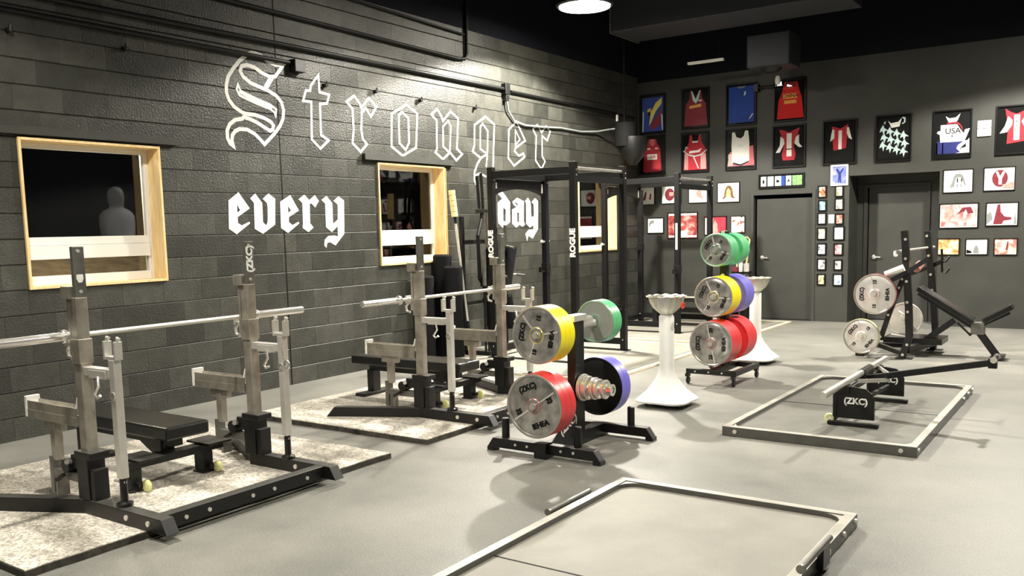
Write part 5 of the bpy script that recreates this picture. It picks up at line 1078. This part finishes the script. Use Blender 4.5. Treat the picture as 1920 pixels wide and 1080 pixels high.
# ------------------------------------------------------------ incline bench machine
mc = thing('incline_bench_machine', (5.5, 11.4, 0), 'black incline bench machine with lever arms and a chrome bar, right of the doors', 'gym machine')
def arm(name, pts, w_, h_, m='black', par=None):
    b = MB()
    for p, q in zip(pts, pts[1:]): b.beam(p, q, w_, h_, upv=(.01, 1, .01) if abs(p[1]-q[1]) < .5*((p[0]-q[0])**2+(p[2]-q[2])**2)**.5 else (0, 0, 1))
    return b.build(name, m, par or mc, bevel=.004)
YA, YC, YQ = 10.95, 11.85, 11.40
arm('front_post', [(5.185, YA, 0.01), (5.26, YA, .25), (5.245, YA, .60), (5.18, YA, 1.48)], .07, .095)
arm('rear_post', [(5.37, YC, 0.01), (5.39, YC, .25), (5.36, YC, .60), (5.27, YC, 1.46)], .07, .095)
bolts(MB(), [(5.20, YA-.048, 1.38), (5.205, YA-.048, 1.16), (5.222, YA-.048, .90), (5.235, YA-.048, .66), (5.243, YA-.048, .55), (5.245, YA-.048, .17), (5.20, YA-.048, .05)], (0, -1, 0), .016, .01).build('bolt', 'satin', mc)
bolts(MB(), [(5.27, YC-.048, 1.40), (5.295, YC-.048, 1.16), (5.325, YC-.048, .93), (5.345, YC-.048, .74)], (0, -1, 0), .016, .01).build('bolt', 'satin', mc)
MB().box(5.12, 5.30, YA-.05, YA+.05, 0, .012).box(5.30, 5.48, YC-.05, YC+.05, 0, .012).build('foot_plate', 'black', mc)
MB().beam((5.22, YA+.04, .10), (5.38, YC-.04, .10), .08, .08).build('base_crossbar', 'black', mc, bevel=.004)
MB().tube((5.10, YA-.06, 1.24), (5.32, YC+.16, 1.26), .016, 12).tube((5.10, YA-.065, 1.235), (5.11, YA-.10, 1.2), .024, 10).box(5.17, 5.22, YA-.03, YA+.04, 1.2, 1.30).build('chrome_rest_bar', 'satin', mc)
arm('front_lever', [(4.93, YA-.10, .84), (5.22, YA-.04, 1.0), (5.42, YA+.02, 1.15)], .05, .06)
arm('rear_lever', [(5.0, YC+.06, .90), (5.30, YC+.04, 1.02), (5.46, YC, 1.10)], .05, .06)
MB().tube((5.0, YA-.09, .98), (5.20, YA-.09, 1.06), .035, 14, .04).build('lever_pad', 'matw', mc, smooth=True)
MB().tube((5.29, YA+.12, 1.03), (5.32, YA+.22, 1.09), .045, 12).build('red_pivot_cap', 'pinkp', mc)
for k, (zz, dy) in enumerate(((1.12, 0), (.98, .02))): MB().pipe([(5.44, YC-.05+dy, zz+.12), (5.45, YC-.05+dy, zz-.02), (5.49, YC-.05+dy, zz-.03), (5.53, YC-.05+dy, zz+.03)], .014, 8).build('hanging_handle', 'blackmetal', mc)
arm('diagonal_strut', [(4.93, YA+.06, .20), (5.02, YA+.06, .50), (5.17, YA+.06, .95)], .05, .07)
bolts(MB(), [(4.94, YA+.024, .24), (5.02, YA+.024, .50), (5.13, YA+.024, .82), (5.16, YA+.024, .92)], (0, -1, 0), .014, .008).build('bolt', 'satin', mc)
MB().beam((4.85, YA+.06, .16), (5.22, YA, .05), .06, .05).beam((4.72, YA-.02, .04), (4.72, YA+.24, .04), .10, .07).beam((4.72, YA+.1, .14), (4.72, YA+.1, .03), .07, .08, upv=(1, 0, 0)).beam((4.75, YA+.1, .14), (5.3, YA+.4, .10), .05, .05).build('low_arm', 'black', mc, bevel=.003)
MB().pipe([(5.08, YA+.3, .52), (5.17, YA+.3, .46), (5.21, YA+.3, .32), (5.19, YA+.3, .22), (5.0, YA+.3, .24)], .013, 8).build('foot_loop', 'satin', mc, smooth=True)
MB().box(4.90, 5.55, YA+.35, YC-.1, .13, .20).build('foot_deck', 'blackmetal', mc, bevel=.004)
# bench of the machine
MB().beam((5.27, YQ, .80), (5.86, YQ, .415), .27, .065).build('back_pad', 'vinyl', mc, bevel=.012)
MB().beam((5.97, YQ, .43), (6.25, YQ, .60), .24, .065).build('seat_pad', 'vinyl', mc, bevel=.012)
MB().beam((5.27, YQ, .74), (5.88, YQ, .345), .07, .06).build('pad_rail', 'black', mc, bevel=.003)
MB().beam((5.94, YQ, .38), (6.22, YQ, .535), .06, .05).build('seat_rail', 'black', mc, bevel=.003)
MB().box(5.84, 5.98, YQ-.06, YQ+.06, .27, .41).build('hinge_block', 'galvd', mc, bevel=.004)
MB().beam((5.92, YQ, .30), (6.11, YQ, .03), .06, .075).box(6.05, 6.18, YQ-.22, YQ+.22, 0, .03).build('rear_leg', 'black', mc, bevel=.003)
MB().beam((5.30, YQ, .13), (5.66, YQ, .42), .07, .07).build('support_strut', 'black', mc, bevel=.003)
MB().beam((5.70, YQ-.05, .40), (5.83, YQ-.05, .27), .02, .02).tube((5.84, YQ-.09, .27), (5.84, YQ-.02, .27), .016, 10).build('adjusting_rod', 'blackmetal', mc)
GM = 'plates loaded on the incline bench machine'
def mplate(x, y, z, r, rimm, label, tilt, kg):
    t = plate(x, y, z, r, .05, rimm, label, face='platew', tilt=tilt, kg=kg, group=GM)
mplate(4.905, 10.78, .755, .235, 'jpink', 'large pale plate with a pink rim on the upper lever of the bench machine', R(90), '15')
mplate(4.76, 10.80, .255, .205, 'yellowr', 'pale plate with a yellow rim low on the bench machine', R(50), '15')
plate(5.02, 11.92, .36, .21, .04, 'platew', 'pale plate at the rear of the bench machine, mostly hidden by its frame', face='platew', detail=False, group=GM)
MB().tube((4.905, 10.75, .755), (4.905, 11.02, .755), .022, 14).build('plate_peg', 'satin', mc)
MB().tube((4.76, 10.77, .255), (4.76, 11.0, .255), .022, 14).build('plate_peg', 'satin', mc)
MB().tube((5.02, 11.80, .36), (5.02, 12.0, .36), .022, 14).build('plate_peg', 'satin', mc)

# ------------------------------------------------------------ grey torso dummy added out of view for its reflection in the big window
dm = thing('reflection_dummy', (7.0, 9.0, 0), 'grey foam torso dummy added out of view for its reflection in the big left window', 'reflection dummy')
DX, DY = 7.0, 9.0
def ell_ring(bm, cx, cy, z, a, b_, n=24): return [bm.verts.new((cx+a*math.cos(2*PI*k/n), cy+b_*math.sin(2*PI*k/n), z)) for k in range(n)]
b = MB(); prof = [(1.45, .20, .26), (1.65, .21, .30), (1.85, .21, .32), (2.0, .20, .31), (2.08, .16, .24), (2.13, .10, .13), (2.17, .10, .11), (2.22, .13, .125), (2.32, .15, .135), (2.40, .145, .125), (2.47, .10, .09), (2.50, .02, .02)]
rs = [ell_ring(b.bm, DX, DY, z, a, c) for z, a, c in prof]
for A, B in zip(rs, rs[1:]):
    for i in range(24): b.bm.faces.new([A[i], A[(i+1) % 24], B[(i+1) % 24], B[i]])
b.bm.faces.new(rs[0][::-1]); b.bm.faces.new(rs[-1])
b.build('torso', 'dummy', dm, smooth=True)
MB().tube((DX, DY, .30), (DX, DY, 1.45), .06, 16).build('stand_pole', 'black', dm)
MB().lathe([(0, 0), (.30, 0), (.32, .10), (.24, .30), (0, .32)], 28, 'Z', (DX, DY, 0)).build('base_drum', 'black', dm, smooth=True)
# things standing on the rubber platform are lifted onto it
for o in col.objects:
    if o.parent is None and o.name.split('.')[0] in ('bar_stand', 'yoke_bar', 'safety_squat_bar', 'plain_dark_bar', 'multi_grip_bar', 'equipment_bag'): o.location.z += PH+.001
